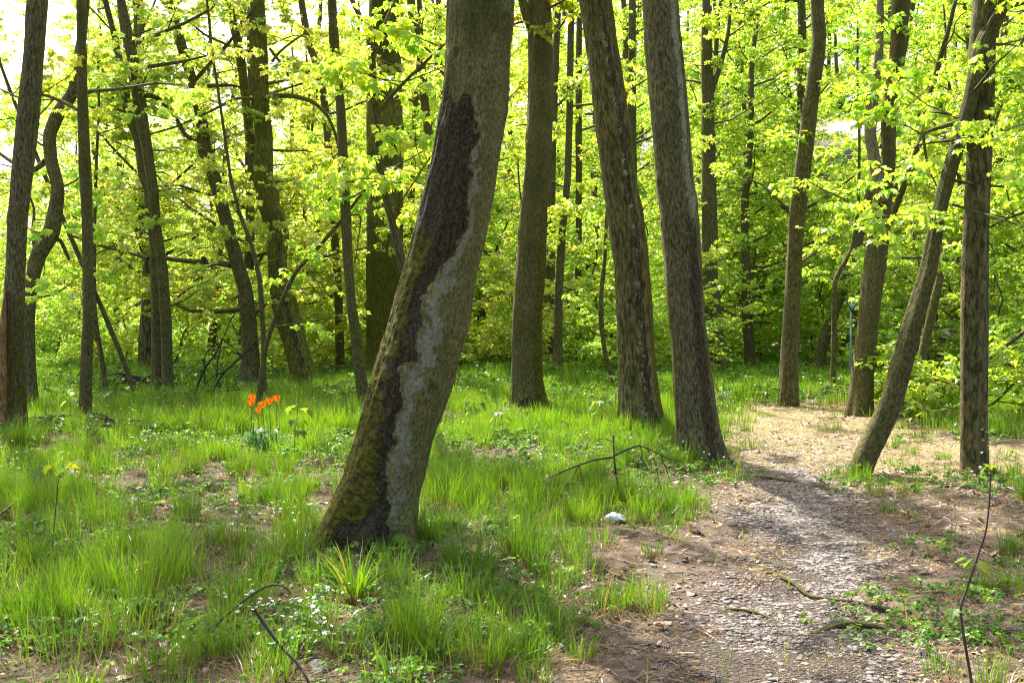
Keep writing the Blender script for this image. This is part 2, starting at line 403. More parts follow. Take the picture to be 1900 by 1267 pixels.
LM = (fold(_m, .18, .3), np.array([(0, k + 1, k) for k in range(1, 17)]))
def cluster(base, n, seed, size=(.8, 1.15), pit=(-1.1, -.15)):
    r = np.random.default_rng(seed); az = np.arange(n) / n * 2 * PI + r.uniform(-.4, .4, n)
    M = rotm(az, r.uniform(*pit, n), r.uniform(-.5, .5, n)) * r.uniform(*size, n)[:, None, None]
    O = np.stack([np.cos(az) * .35, np.sin(az) * .35, r.uniform(-.25, .25, n)], 1)
    V = (np.einsum('nij,kj->nki', M, base[0]) + O[:, None]).reshape(-1, 3); k = len(base[0])
    T = (base[1][None] + (np.arange(n) * k)[:, None, None]).reshape(-1, 3)
    return (V, T, {'rnd': np.repeat(r.uniform(-.12, .12, n), k)})
CL3 = [cluster(L3, 6, s) for s in range(5)]
CLO = [cluster(LO, 6, s + 10, pit=(-.9, .2)) for s in range(5)]
CLM = [cluster(LM, 4, s + 20) for s in range(4)]
def put_leaves(mb, pts, size, rng, kinds=CL3, jitter=.45):
    pts = np.asarray(pts, float).reshape(-1, 3)
    which = rng.integers(0, len(kinds), len(pts))
    for i, kd in enumerate(kinds):
        P = pts[which == i]; n = len(P)
        if not n: continue
        s = size * rng.uniform(1 - jitter, 1 + jitter, n)
        M = rotm(rng.uniform(0, 2 * PI, n), rng.uniform(-.35, .35, n), rng.uniform(-.35, .35, n)) * s[:, None, None]
        inst(mb, kd, M, P, rnd=np.clip(rng.beta(2, 2.6, n), 0.12, .88))

# ------------------------------------------------------------------ branching
def limb(wood, sites, p0, d0, L, r0, rng, twigs=3, dens=2.4, rise=.25, seg=6, tri=.5, sec=True):
    """one limb with side branches and twigs; leaf sites gathered along the outer wood"""
    P = [np.array(p0)]; d = np.array(d0, float); d /= np.linalg.norm(d)
    for k in range(seg):
        d = d + rng.normal(0, .13, 3) + np.array([0, 0, rise * .3 * (1 if k < seg / 2 else -.7)]); d /= np.linalg.norm(d)
        P.append(P[-1] + d * L / seg)
    P = np.array(P); R = np.linspace(r0, max(.004, r0 * .18), len(P))
    tube(wood, P, R, 5 if r0 > .012 else 4, cap=False)
    if not sec: return P
    ns = max(3, int(L * dens))
    for q in range(ns):
        t = rng.uniform(.18, 1.0); i = min(int(t * seg), seg - 1); b = P[i] + (P[i + 1] - P[i]) * (t * seg - i)
        fw = P[i + 1] - P[i]; fw /= np.linalg.norm(fw)
        side = np.cross(fw, [0, 0, 1]); side /= np.linalg.norm(side) + 1e-6
        sgn = 1 if rng.random() < .5 else -1
        d2 = fw * .6 + side * sgn * rng.uniform(.5, 1) + np.array([0, 0, rng.uniform(-.25, .3)])
        d2 /= np.linalg.norm(d2); L2 = L * rng.uniform(.22, .42) * (1.15 - t * .5)
        S = np.array([b, b + d2 * L2 * .5 + rng.normal(0, .03, 3) * L2, b + d2 * L2 + np.array([0, 0, -.08 * L2])])
        r2 = max(.003, r0 * .3 * (1 - t * .5)); tube(wood, S, [r2, r2 * .7, r2 * .35], 3, cap=False)
        sites.append(S[-1])
        for u in range(twigs):
            tt = rng.uniform(.2, 1); c = S[0] + (S[2] - S[0]) * tt
            d3 = d2 * .5 + rng.normal(0, .6, 3) * np.array([1, 1, .45]); d3 /= np.linalg.norm(d3)
            L3_ = tri * rng.uniform(.4, 1.1); e = c + d3 * L3_
            tube(wood, np.array([c, e]), [r2 * .4, .0018], 3, cap=False)
            for s_ in (.35, .7, 1.0): sites.append(c + d3 * L3_ * s_ + rng.normal(0, .03, 3))
    return P
def path_limbs(wood, sites, P, R, h0, h1, n, rng, L=(1.2, 3.0), el=(-.1, .7), twigs=3, dens=2.4, tri=.5, azr=None, rk=.45, taper=True, pw=1.0):
    z = P[:, 2] - P[0, 2]
    for k in range(n):
        h = h0 + (h1 - h0) * ((k + rng.random()) / n) ** pw
        p = np.array([np.interp(h, z, P[:, i]) for i in range(3)]); r = float(np.interp(h, z, R))
        az = k * 2.4 + rng.uniform(-.5, .5) if azr is None else rng.uniform(*azr)
        e = rng.uniform(*el); d = np.array([math.cos(az) * math.cos(e), math.sin(az) * math.cos(e), math.sin(e)])
        f = 1 - .55 * (h - h0) / max(h1 - h0, .1) if taper else 1
        LL = rng.uniform(*L) * f
        wd_ = wood
        if isinstance(wood, list): wd_ = MB(); wood.append(wd_)
        limb(wd_, sites, p, d, LL, min(r * rk, .010 + .011 * LL), rng, twigs, dens, tri=tri)

# ------------------------------------------------------------------ featured trees, traced rows: (left x, right x, y) from the base up
def trunk_rows(rows, D=None, dlean=0.0, base_py=None):
    xl, xr, y = rows[0]
    g = ground_at((xl + xr) / 2, base_py or y)
    if D is None: D = g[1]
    P, R = [], []
    for k, (a, b, yy) in enumerate(rows):
        d = D + dlean * (rows[0][2] - yy) / FPX * D
        P.append(at((a + b) / 2, yy, d)); R.append((b - a) / 2 / FPX * d)
    P = np.array(P); R = np.array(R)
    return P, R, D
def extend(P, R, top, rng, wob=.12):
    d = P[-1] - P[-2]; d = d / np.linalg.norm(d)
    Q, S = list(P), list(R); r0 = R[-1]
    n = max(1, int((top - P[-1][2]) / .9)); z0 = P[-1][2]
    for k in range(n):
        d = d + rng.normal(0, wob * .35, 3) + np.array([0, 0, .10]); d /= np.linalg.norm(d)
        Q.append(Q[-1] + d * .95); S.append(max(.02, r0 * (1 - .82 * (k + 1) / n)))
    return np.array(Q), np.array(S)
def knots_bump(seed, rough=.05, flare=.25, lobes=5, fine=True, hb=.35, mossmap=None):
    kr = np.random.default_rng(seed + 900); kn = [(kr.uniform(.6, 6.5), kr.uniform(PI, 2 * PI), kr.uniform(.05, .11), kr.uniform(.10, .22)) for _ in range(7)]
    def f(L, A, R):
        P3 = np.stack([np.cos(A) * 2.2 + seed, np.sin(A) * 2.2 + seed * 2, L * 1.1], -1)
        b = (vnoise(P3) - .5) * rough * 2 * R
        fl = np.exp(-np.maximum(L - .3, 0) / hb)
        b = b + flare * R * fl * (.45 + .55 * np.cos(A * lobes + seed * 3 + np.sin(A * 2 + seed) * .8))
        if fine:
            P4 = np.stack([np.cos(A) * R * 34 + seed, np.sin(A) * R * 34, L * 5], -1)
            b = b + (vnoise(P4) - .5) * .018 * sstep(.05, .2, R)
            for (kl, ka, ks, kh) in kn:                   # knots and branch scars with a sunken eye
                dA = (A - ka + PI) % (2 * PI) - PI; q = ((L - kl) / ks) ** 2 + (dA * R / ks) ** 2
                b = b + R * kh * (np.exp(-q) - 1.1 * np.exp(-q * 5))
        if mossmap is not None:
            P5 = np.stack([np.cos(A) * R * 55 + seed, np.sin(A) * R * 55, L * 30], -1); P6 = np.stack([np.cos(A) * R * 70, np.sin(A) * R * 70 + seed, L * 9], -1)
            b = b + mossmap * (vnoise(P5) * .014 + .006) + (1 - np.clip(mossmap, 0, 1)) * (np.abs(vnoise(P6) - .5) * -.020)
        return b
    return f
TREES = {}
def make_tree(label, rows, mat=None, D=None, top=11.5, zone=None, branches=(), leaf=None, kinds=CL3, lsize=.08, crown=11, low=0,
              lowh=(1.8, 6.0), sides=40, rough=.05, flare=.18, seed=1, dlean=0.0, name='maple_tree', cat='tree', group=None, forks=(), rings=110,
              crownL=(1.6, 3.4), hard_top=False, lobes=5, base_py=None, hb=.35, crown0=6.4, lowL=(.6, 1.7)):
    rng = np.random.default_rng(seed); mat = mat or M_BARK; leaf = leaf or M_LEAFM
    P, R, D = trunk_rows(rows, D, dlean, base_py)
    if D > 12.2 and crown > 3: crown = int(crown * .5)
    flare = flare * 1.35
    base = P[0].copy(); base[2] = float(gh(base[0], base[1]))
    below = P[0] + (P[0] - P[1]) / np.linalg.norm(P[0] - P[1]) * .35
    nrow = len(P); P = np.vstack([below, P]); R = np.append(R[0], R)
    ys = [rows[0][2] + 60] + [r[2] for r in rows]
    if not hard_top:
        P2, R2 = extend(P, R, top, rng)
        ys = ys + list(np.linspace(ys[-1], ys[-1] - 600, len(P2) - len(P) + 1)[1:])
    else: P2, R2 = P, R
    Pn, Rn, t = resample(P2, R2, rings)
    Ls = np.concatenate([[0], np.cumsum(np.linalg.norm(np.diff(P2, axis=0), axis=1))]); yn = np.interp(t, Ls, ys)
    root = empty(name, base, label, cat, group)
    mb = MB(); kw = {}
    if zone is not None:
        a = np.arange(sides) / sides * 2 * PI
        U = np.cos(a)[None, :] + 0 * yn[:, None]; YY = yn[:, None] + 0 * U
        for q, v in zone(U, YY).items(): kw[q] = np.asarray(v, float) + np.zeros_like(U)
    tube(mb, Pn, Rn, sides, bump=knots_bump(seed, rough, flare, lobes, hb=hb, mossmap=kw.get('moss') if sides > 100 else None), **kw)
    wood = []; sites = []
    for fr in forks:                                  # second stems: rows of their own at the same depth
        Pf, Rf, _ = trunk_rows(fr['rows'], D + fr.get('dd', 0))
        Pf, Rf = extend(Pf, Rf, fr.get('top', top - 1), rng) if not fr.get('hard') else (Pf, Rf)
        a_, b_, _ = resample(Pf, Rf, 60)
        if fr.get('mat'):
            m2 = MB(); tube(m2, a_, b_, 24, bump=knots_bump(seed + 5, .07, 0)); m2.build('dead_stem', fr['mat'], root, loc=base)
        else:
            tube(mb, a_, b_, 24, bump=knots_bump(seed + 5, rough, 0))
        if not fr.get('hard'): path_limbs(wood, sites, a_, b_, max(2.5, crown0 - a_[0, 2]), a_[-1, 2] - a_[0, 2], crown // 2, rng, crownL)
    mb.build('trunk', mat, root, loc=base)
    for br in branches:                               # traced boughs: (points in px, radius px, depth offset, leafy)
        pts, rp, dd, leafy = br
        D2 = np.linspace(0, dd, len(pts)) + D
        Pb = np.array([at(x, y, d) for (x, y), d in zip(pts, D2)]); r0 = rp / FPX * D
        Pb, Rb, _ = resample(Pb, np.linspace(r0, r0 * .4, len(Pb)), max(8, len(pts) * 4))
        bw = MB(); tube(bw, Pb, Rb, 8)
        if leafy:
            for k in range(leafy):
                i = int(len(Pb) * rng.uniform(.3, .98)); az = rng.uniform(0, 2 * PI)
                d = np.array([math.cos(az), math.sin(az) * .7, rng.uniform(-.2, .5)])
                limb(bw, sites, Pb[i], d, rng.uniform(.5, 1.1), max(.004, r0 * .3), rng, 3, 2.8, tri=.35, seg=4)
        bw.build('bough', mat, root, loc=base)
    zt = Pn[-1, 2] - Pn[0, 2]
    if crown: path_limbs(wood, sites, Pn, Rn, min(crown0, zt * .7), zt * .99, crown, rng, crownL)
    if low: path_limbs(wood, sites, Pn, Rn, lowh[0], lowh[1], low, rng, lowL, twigs=2, el=(-.2, .6), rk=.25, tri=.35)
    for wd_ in wood: wd_.build('branch', mat, root, loc=base)
    if sites:
        cm = MB(); put_leaves(cm, sites, lsize, rng, kinds); cm.build('crown', leaf, root, loc=base)
    TREES[label] = (Pn, Rn, D); return root

def zone_main(U, Y):
    # seam between the mossy/dark side and the lichened olive side, by height in the photo (u = -1 left .. 1 right)
    seam = np.interp(Y, [60, 170, 250, 350, 420, 480, 560, 640, 665, 685, 700, 800, 900, 960, 1000], [-.05, -.1, .24, .38, .42, .2, -.13, -.05, .0, -.3, -.2, .07, .32, .5, .55])
    seam = seam + (vnoise(np.stack([U * 3, Y / 22., U * 0], -1)) - .5) * .30 + (vnoise(np.stack([U * 9, Y / 7., U * 0 + 4], -1)) - .5) * .18
    Yn = Y + (vnoise(np.stack([U * 4 + 9, Y / 40., U * 0], -1)) - .5) * 120 - U * 40
    dark = sstep(.08, -.16, U - seam) * sstep(150, 260, Yn) * .95
    P8 = vnoise(np.stack([U * 4 + 13, Y / 30., U * 0 + 5], -1))
    mossy = sstep(-.15 + .3 * (P8 - .5), -.75, U - seam) * sstep(300, 600, Y) * 1.05 + (P8 - .55) * .5 * sstep(-.2, -.5, U - seam) * sstep(560, 700, Y)
    mossy = mossy * (1 - .75 * sstep(930, 975, Y) * sstep(-.85, -.5, U)) + .55 * sstep(975, 1000, Y) * sstep(.35, .8, U)
    wid = np.interp(Y, [160, 250, 450, 560, 700, 800, 900, 1000], [.04, .12, .18, .48, .42, .36, .25, .10]); P7 = vnoise(np.stack([U * 5 + 3, Y / 16., U * 0 + 2], -1))
    lich = np.exp(-((U - seam - wid * .55) / (wid * .62 + 1e-3)) ** 2) * sstep(120, 230, Y) * sstep(1000, 930, Y) * (U > seam - .1)
    return {'dark': dark, 'moss': np.clip(mossy, 0, .85), 'lich': lich * (.60 + .40 * P7) * np.interp(Y, [0, 700, 900], [1, 1, .8])}
def zone_l(U, Y):
    c = np.interp(Y, [0, 200, 400, 600, 780], [.15, .35, .35, .25, .3])
    return {'dark': np.exp(-((U - c) / .26) ** 2) * .80 + .5 * sstep(740, 800, Y) * (U > 0), 'moss': sstep(.55, .9, U) * .75 + sstep(-.35, -.1, U) * sstep(.15, -.05, U) * .34, 'lich': np.exp(-((U - c + .12) / .3) ** 2) * .42}
def zone_m(U, Y):
    return {'dark': np.exp(-((U - .45) / .36) ** 2) * (.72 * sstep(380, 470, Y) + .35 * np.sin(Y / 38.) ** 2), 'moss': sstep(.7, 1.0, U) * .5 * sstep(600, 800, Y) + sstep(-.7, -.95, U) * .6 * sstep(350, 600, Y),
            'lich': np.exp(-((U - .55) / .3) ** 2) * .62 * sstep(520, 380, Y) + sstep(.2, -.6, U) * .22}
def zone_k(U, Y):
    return {'dark': .80 * sstep(715, 755, Y), 'moss': sstep(.1, .6, U) * .62 * sstep(250, 450, Y) + .5 * sstep(735, 765, Y) * sstep(-.5, -1, U)}
def zone_h(U, Y): return {'moss': .42 + .12 * np.cos(Y / 90.) + 0 * U}
def zone_a(U, Y): return {'moss': sstep(520, 600, Y) * .52 * sstep(790, 750, Y), 'dark': .35 * sstep(740, 790, Y)}
def zone_q(U, Y): return {'dark': .22 + 0 * U}
def zone_f(U, Y): return {'dark': np.exp(-((U - .3) / .4) ** 2) * .6 * sstep(380, 470, Y), 'moss': .38 * sstep(300, 400, Y) * (U < .1), 'lich': np.exp(-((U + .5) / .3) ** 2) * .35 * sstep(560, 620, Y)}

make_tree('big leaning tree in front, mossy dark left side and pale lichen seam beside the path',
    [(600, 776, 990), (617, 777, 950), (641, 784, 900), (672, 808, 800), (698, 840, 700), (728, 868, 600), (756, 884, 500), (775, 902, 420),
     (801, 924, 300), (819, 941, 200), (828, 948, 100), (832, 955, 0)], M_MAIN, zone=zone_main, sides=240, rings=900, rough=.06, flare=.22, seed=3, lobes=6,
    base_py=1004, top=12.5, crown=34, crownL=(3, 5.2), crown0=4.9, hb=.22)  # wide crown above the frame, spread out to shade the foreground
make_tree('straight brown tree with a broken dark limb at its fork, behind the dry twigs',
    [(945, 1020, 765), (951, 1012, 740), (950, 1006, 700), (950, 1006, 600), (957, 1012, 500), (965, 1015, 400), (975, 1023, 300), (980, 1027, 200), (981, 1026, 100), (978, 1021, 0)],
    M_SMOOTH, zone=zone_k, sides=64, rings=180, seed=5, flare=.22,
    branches=[([(990, 55), (975, 25), (962, -30), (950, -90)], 11, -.3, 0), ([(993, 28), (1040, 5), (1080, -20)], 3, -.5, 2), ([(985, 38), (955, 44), (930, 60)], 3, -.5, 2)])
make_tree('thick furrowed tree leaning left with a black mossy stripe, grass tuft at its foot',
    [(1149, 1231, 797), (1149, 1224, 760), (1149, 1216, 680), (1145, 1212, 600), (1141, 1204, 500), (1127, 1194, 400), (1120, 1183, 350), (1107, 1172, 250), (1096, 1155, 150), (1086, 1142, 70), (1074, 1132, 0)],
    M_ROUGH, zone=zone_l, sides=80, rings=240, seed=8, flare=.22, rough=.06)
make_tree('thick grey lichened tree nearest the left edge of the stony path',
    [(1262, 1342, 856), (1253, 1334, 820), (1251, 1326, 760), (1247, 1318, 680), (1241, 1310, 600), (1233, 1303, 500), (1226, 1295, 400), (1217, 1285, 330), (1210, 1278, 230), (1203, 1271, 150), (1195, 1261, 70), (1193, 1258, 0)],
    M_GREY, zone=zone_m, sides=80, rings=240, seed=11, flare=.22)
make_tree('dark trunk at the far left edge with cracked green bark and split orange wood',
    [(6, 48, 800), (9, 45, 700), (9, 43, 600), (16, 50, 400), (25, 62, 300), (34, 72, 210), (46, 80, 100), (52, 88, 0)], M_GREY, zone=zone_a, sides=48, rings=160, seed=14, flare=.12, crown=34, crownL=(3, 5.0), crown0=5.6)  # unseen crown enlarged to cast shade over the left foreground
make_tree('slim straight trunk rising from a heap of dead branches on the left',
    [(147, 172, 790), (148, 170, 760), (150, 172, 660), (155, 174, 600), (152, 172, 400), (147, 169, 315), (144, 162, 200), (143, 159, 0)], M_SMOOTH, sides=32, rings=120, seed=15, flare=.15, crown=9,
    branches=[([(146, 205), (120, 190), (80, 175), (40, 185), (0, 165)], 4, .8, 3)])
make_tree('crooked tree half hidden behind the cracked trunk, bending right and back',
    [(38, 70, 748), (43, 66, 700), (43, 63, 600), (46, 67, 540), (54, 82, 480), (82, 112, 430), (98, 120, 350), (84, 106, 300), (80, 102, 250), (98, 122, 205), (125, 145, 175), (140, 158, 100), (150, 165, 20)],
    M_GREY, sides=28, rings=150, seed=16, leaf=M_LEAFY, low=7, crown=9, crown0=5,
    branches=[([(85, 455), (110, 440), (130, 485), (122, 470)], 5, .3, 0), ([(84, 300), (60, 320), (20, 300), (-20, 270)], 6, .3, 3), ([(66, 480), (60, 420), (66, 390), (40, 330)], 4, .3, 2)])
make_tree('left one of two dark stems standing close together, forking up to the left',
    [(283, 306, 726), (280, 302, 540), (278, 300, 450), (270, 288, 400), (268, 286, 350), (257, 277, 330), (249, 272, 260), (229, 247, 210), (217, 232, 130), (207, 217, 65), (190, 200, 0)],
    M_BARK, sides=28, rings=130, seed=17, leaf=M_LEAFY, low=6, crown=9, crown0=6,
    branches=[([(245, 228), (225, 205), (190, 195), (165, 188)], 4, .5, 3), ([(275, 480), (250, 472), (215, 462), (182, 455)], 4, .2, 1), ([(235, 215), (200, 208), (120, 185), (60, 185)], 3, .6, 3)])
make_tree('right one of two dark stems standing close together, knobbly and upright',
    [(302, 322, 730), (299, 318, 600), (293, 310, 500), (282, 300, 430), (272, 292, 340), (262, 282, 270), (248, 272, 210), (245, 265, 150), (234, 254, 100), (222, 244, 50), (217, 232, 0)],
    M_BARK, D=17.6, sides=28, rings=130, seed=18, leaf=M_LEAFY, low=6, crown=9, crown0=6, rough=.12,
    branches=[([(268, 178), (290, 178), (305, 195), (330, 225)], 5, .5, 2), ([(270, 125), (320, 118), (350, 112), (400, 100)], 4, .4, 3)])
make_tree('broad-footed dark tree with long level boughs reaching left over the brush',
    [(439, 483, 718), (450, 481, 670), (448, 476, 600), (443, 469, 540), (425, 450, 480), (413, 437, 430), (386, 410, 330), (368, 393, 280), (364, 384, 220), (348, 366, 150), (326, 345, 80), (308, 320, 0)],
    M_BARK, sides=32, rings=150, seed=19, leaf=M_LEAFY, low=8, crown=10, crown0=6,
    branches=[([(428, 492), (395, 486), (350, 485), (300, 478), (250, 470), (180, 455), (130, 436)], 6, .4, 7), ([(448, 574), (400, 578), (355, 577), (335, 570), (328, 566)], 5, .2, 2),
              ([(378, 478), (376, 500), (375, 530)], 5, .2, 0), ([(372, 260), (345, 255), (325, 215), (300, 180), (270, 176)], 5, .4, 3), ([(385, 160), (430, 158), (455, 165)], 4, .4, 2)])
make_tree('stout crooked tree with a bulging bend and a spreading foot, right behind the tulips',
    [(546, 591, 720), (539, 581, 680), (528, 570, 640), (515, 560, 600), (504, 550, 560), (500, 534, 520), (497, 532, 470), (499, 537, 440), (487, 527, 400), (478, 514, 380), (472, 506, 330), (474, 506, 260), (471, 499, 200), (466, 498, 130), (463, 495, 70), (461, 490, 0)],
    M_GREEN, zone=zone_f, sides=56, rings=200, seed=21, leaf=M_LEAFY, low=9, crown=10, crown0=6, rough=.10,
    forks=[dict(rows=[(505, 520, 410), (500, 518, 350), (480, 496, 320), (456, 474, 270), (450, 466, 200), (438, 454, 100), (416, 430, 0)], dd=.25)],
    branches=[([(492, 178), (545, 178), (580, 188), (605, 210), (620, 240), (628, 275)], 5, .3, 3), ([(478, 185), (440, 180), (405, 200), (330, 235), (240, 260)], 3.5, -.8, 5),
              ([(505, 115), (520, 95), (560, 65), (572, 62)], 3, .3, 2), ([(500, 90), (530, 130), (545, 165), (540, 180)], 3, .4, 2)])
make_tree('slender curving trunk just left of the big leaning tree',
    [(668, 690, 768), (659, 681, 700), (652, 674, 640), (643, 660, 560), (636, 655, 480), (633, 652, 410), (629, 647, 330), (625, 643, 230), (620, 636, 150), (610, 628, 70), (609, 624, 0)],
    M_SMOOTH, sides=32, rings=130, seed=22, leaf=M_LEAFM, crown=9, low=3, lowh=(3, 5.5), branches=[([(650, 400), (672, 395), (660, 480)], 2, .2, 1)])
make_tree('massive straight trunk with green furrowed bark standing behind the leaning tree',
    [(676, 750, 702), (679, 746, 660), (680, 746, 560), (680, 747, 400), (682, 748, 300), (682, 746, 150), (685, 740, 0)], M_GREEN, zone=zone_h, sides=80, rings=170, seed=23, top=16, crown=9, crownL=(2.5, 4), crown0=9, low=3, lowh=(4, 8), leaf=M_LEAFM)
make_tree('thin forked tree crossing in front of the massive green trunk, leaning left',
    [(780, 800, 722), (764, 782, 610), (747, 766, 530), (733, 750, 470), (718, 731, 400), (705, 719, 350), (697, 709, 300), (690, 703, 220), (684, 697, 105)],
    M_BARK, D=10.5, sides=24, rings=90, seed=24, leaf=M_LEAFM, crown=0, low=4, lowh=(2.6, 4.6), hard_top=True, rough=.08,
    forks=[dict(rows=[(685, 695, 110), (677, 687, 60), (648, 657, 0)], top=6.5), dict(rows=[(686, 697, 112), (692, 702, 85), (712, 722, 43), (730, 740, 0)], top=7)],
    branches=[([(700, 212), (731, 172), (781, 123), (828, 80), (850, 60)], 4, -.5, 5), ([(728, 400), (760, 350), (800, 290)], 2, -.6, 3)])
make_tree('plain straight trunk standing on the far side of the sunlit path bend',
    [(1445, 1481, 753), (1447, 1480, 700), (1449, 1481, 650), (1456, 1485, 550), (1461, 1489, 450), (1463, 1494, 400), (1476, 1506, 300), (1488, 1516, 210), (1503, 1528, 120), (1508, 1533, 70), (1504, 1528, 0)],
    M_BARK, zone=zone_q, sides=44, rings=150, seed=25, leaf=M_LEAFG, crown=12, low=7, lowh=(2.5, 6), kinds=CLO)
make_tree('tree with a pale dead split stem beside its living dark stem, right of the path',
    [(1570, 1617, 770), (1576, 1617, 735), (1580, 1619, 700), (1593, 1629, 600), (1603, 1641, 500), (1619, 1653, 400), (1624, 1655, 360), (1637, 1662, 300), (1634, 1662, 230), (1642, 1665, 170), (1652, 1678, 100), (1655, 1688, 0)],
    M_SMOOTH, zone=zone_q, sides=40, rings=150, seed=26, leaf=M_LEAFG, crown=12, low=8, lowh=(2.5, 6), kinds=CLO, rough=.08,
    forks=[dict(rows=[(1622, 1646, 375), (1612, 1634, 300), (1604, 1625, 250), (1607, 1629, 180), (1622, 1637, 110), (1626, 1640, 30), (1628, 1638, -30)], hard=True, mat=M_DEAD, dd=-.15)])
make_tree('slim tree leaning steeply right over the bare ground, grass at its foot',
    [(1572, 1613, 882), (1585, 1624, 850), (1593, 1634, 830), (1633, 1672, 750), (1653, 1692, 680), (1676, 1712, 600), (1708, 1739, 500), (1728, 1753, 400), (1732, 1758, 380), (1753, 1780, 300), (1775, 1803, 230), (1795, 1821, 150), (1808, 1844, 80), (1841, 1864, 30), (1866, 1886, -20)],
    M_SMOOTH, zone=zone_q, sides=44, rings=170, seed=27, leaf=M_LEAFG, lsize=.058, crown=10, low=4, lowh=(3.0, 4.4), rough=.10, kinds=CLM, crown0=5.6,
    branches=[([(1790, 222), (1760, 232), (1725, 242), (1708, 252), (1700, 275)], 5, -.5, 3), ([(1778, 245), (1755, 245), (1735, 252)], 4, .3, 1), ([(1785, 225), (1765, 212), (1735, 208), (1725, 208)], 4, .3, 2),
              ([(1828, 70), (1845, 28), (1866, 13), (1900, 6), (1960, -10)], 7, -.4, 3), ([(1712, 245), (1718, 290), (1725, 320), (1738, 345)], 3, 0, 1), ([(1768, 380), (1820, 395), (1870, 410), (1905, 425)], 2.5, -1.0, 3),
              ([(1722, 385), (1704, 400), (1690, 430)], 2, -.2, 1)])
make_tree('upright dark trunk right of the steeply leaning tree, white flower stalk beside it',
    [(1783, 1833, 872), (1782, 1831, 800), (1782, 1831, 700), (1785, 1832, 500), (1789, 1834, 400), (1795, 1839, 300), (1796, 1843, 200), (1798, 1846, 100), (1806, 1848, 0)],
    M_ROUGH, zone=zone_q, sides=64, rings=180, seed=28, leaf=M_LEAFG, crown=12, flare=.05)
# thinner stems further back
def back(label, rows, seed, D=None, mat=None, leaf=None, low=8, crown=10, **k):
    k.setdefault('kinds', CL3); k.setdefault('crown0', 5.5); k.setdefault('sides', 16); k.setdefault('rings', 70)
    return make_tree(label, rows, mat or M_BARK, D, seed=seed, leaf=leaf, low=low, crown=crown, rough=.09, **k)
back('forking dark tree behind the grey lichened tree, left of the path bend', [(1312, 1352, 692), (1306, 1338, 600), (1302, 1332, 500), (1302, 1330, 400), (1302, 1327, 300), (1302, 1325, 200), (1301, 1322, 100), (1303, 1318, 0)], 31, leaf=M_LEAFG,
     branches=[([(1320, 170), (1340, 110), (1352, 60), (1356, 0)], 6, 0, 3)])
back('dark stem directly right of the straight brown tree with the broken limb', [(1006, 1029, 682), (1008, 1029, 560), (1011, 1030, 430), (1016, 1032, 300), (1022, 1036, 150), (1030, 1042, 0)], 32, leaf=M_LEAFM)
back('second dark stem right of the straight brown tree, curving up to the right', [(1026, 1044, 684), (1029, 1044, 560), (1036, 1050, 430), (1047, 1060, 330), (1051, 1063, 200), (1053, 1065, 60), (1056, 1067, 0)], 33, leaf=M_LEAFM, D=20.2)
back('slim upright stem seen between the brown tree and the furrowed tree, near the top', [(1066, 1078, 690), (1068, 1080, 400), (1068, 1080, 150), (1070, 1080, 0)], 34, leaf=M_LEAFG, D=26)
back('straight stem seen between the furrowed tree and the grey lichened tree', [(1160, 1182, 690), (1162, 1182, 400), (1165, 1180, 150), (1167, 1180, 0)], 35, leaf=M_LEAFG, D=25)
back('young stem curving out from behind the foot of the furrowed tree', [(1141, 1153, 718), (1128, 1138, 692), (1117, 1126, 653), (1111, 1120, 597), (1111, 1119, 546), (1119, 1126, 479), (1123, 1129, 400), (1128, 1133, 300), (1135, 1140, 200)], 36, leaf=M_LEAFG, low=5, lowh=(.9, 4), crown=4, crown0=3.5, top=6, lowL=(.4, 1.0), name='young_maple')
back('dark stem peeping out to the right behind the big leaning tree', [(838, 858, 692), (836, 856, 600), (842, 860, 400), (850, 866, 200), (856, 870, 0)], 37, leaf=M_LEAFM, D=22)
back('rising thin stem behind the steeply leaning tree, bending to the right', [(1693, 1712, 714), (1708, 1724, 637), (1720, 1736, 585), (1731, 1747, 538), (1740, 1755, 491), (1758, 1770, 445), (1773, 1785, 424), (1800, 1811, 350), (1830, 1840, 250), (1866, 1876, 150)], 38, leaf=M_LEAFG, kinds=CLO)
back('dark leaning stem right behind the plain straight trunk, before the low wall', [(1506, 1524, 694), (1521, 1540, 625), (1560, 1580, 518), (1584, 1602, 443), (1600, 1616, 380), (1625, 1640, 280), (1660, 1672, 150), (1690, 1700, 0)], 39, leaf=M_LEAFG, D=23)
back('mossy leaning stem just left of the green sign post', [(1548, 1566, 688), (1560, 1576, 640), (1574, 1590, 600), (1596, 1610, 520), (1650, 1662, 400), (1690, 1700, 300), (1720, 1730, 180), (1760, 1768, 40)], 40, leaf=M_LEAFG, D=24, zone=lambda U, Y: {'moss': .5 + 0 * U})
back('thin upright stem between the plain straight trunk and the sign post', [(1541, 1551, 722), (1543, 1552, 600), (1544, 1553, 518), (1562, 1570, 490), (1580, 1587, 455), (1590, 1596, 380), (1592, 1597, 250)], 41, leaf=M_LEAFG, low=7, lowh=(1.4, 5), crown=3, crown0=4.5, top=7)
back('thin bare stem leaning left across the left meadow, rooted near the two dark stems', [(249, 259, 740), (232, 241, 688), (211, 220, 636), (183, 192, 567), (166, 175, 530), (119, 127, 420), (62, 70, 285), (20, 26, 180)], 42, leaf=M_LEAFY, low=4, lowh=(2.2, 5), crown=3, top=6.5, crown0=5)
back('thin reddish stem just right of the slim trunk with the branch heap', [(194, 203, 738), (188, 197, 690), (180, 189, 643), (174, 182, 600), (170, 178, 550), (172, 178, 440), (176, 182, 300)], 43, leaf=M_LEAFY, low=4, crown=3, top=6.5, crown0=5, mat=M_ROUGH)
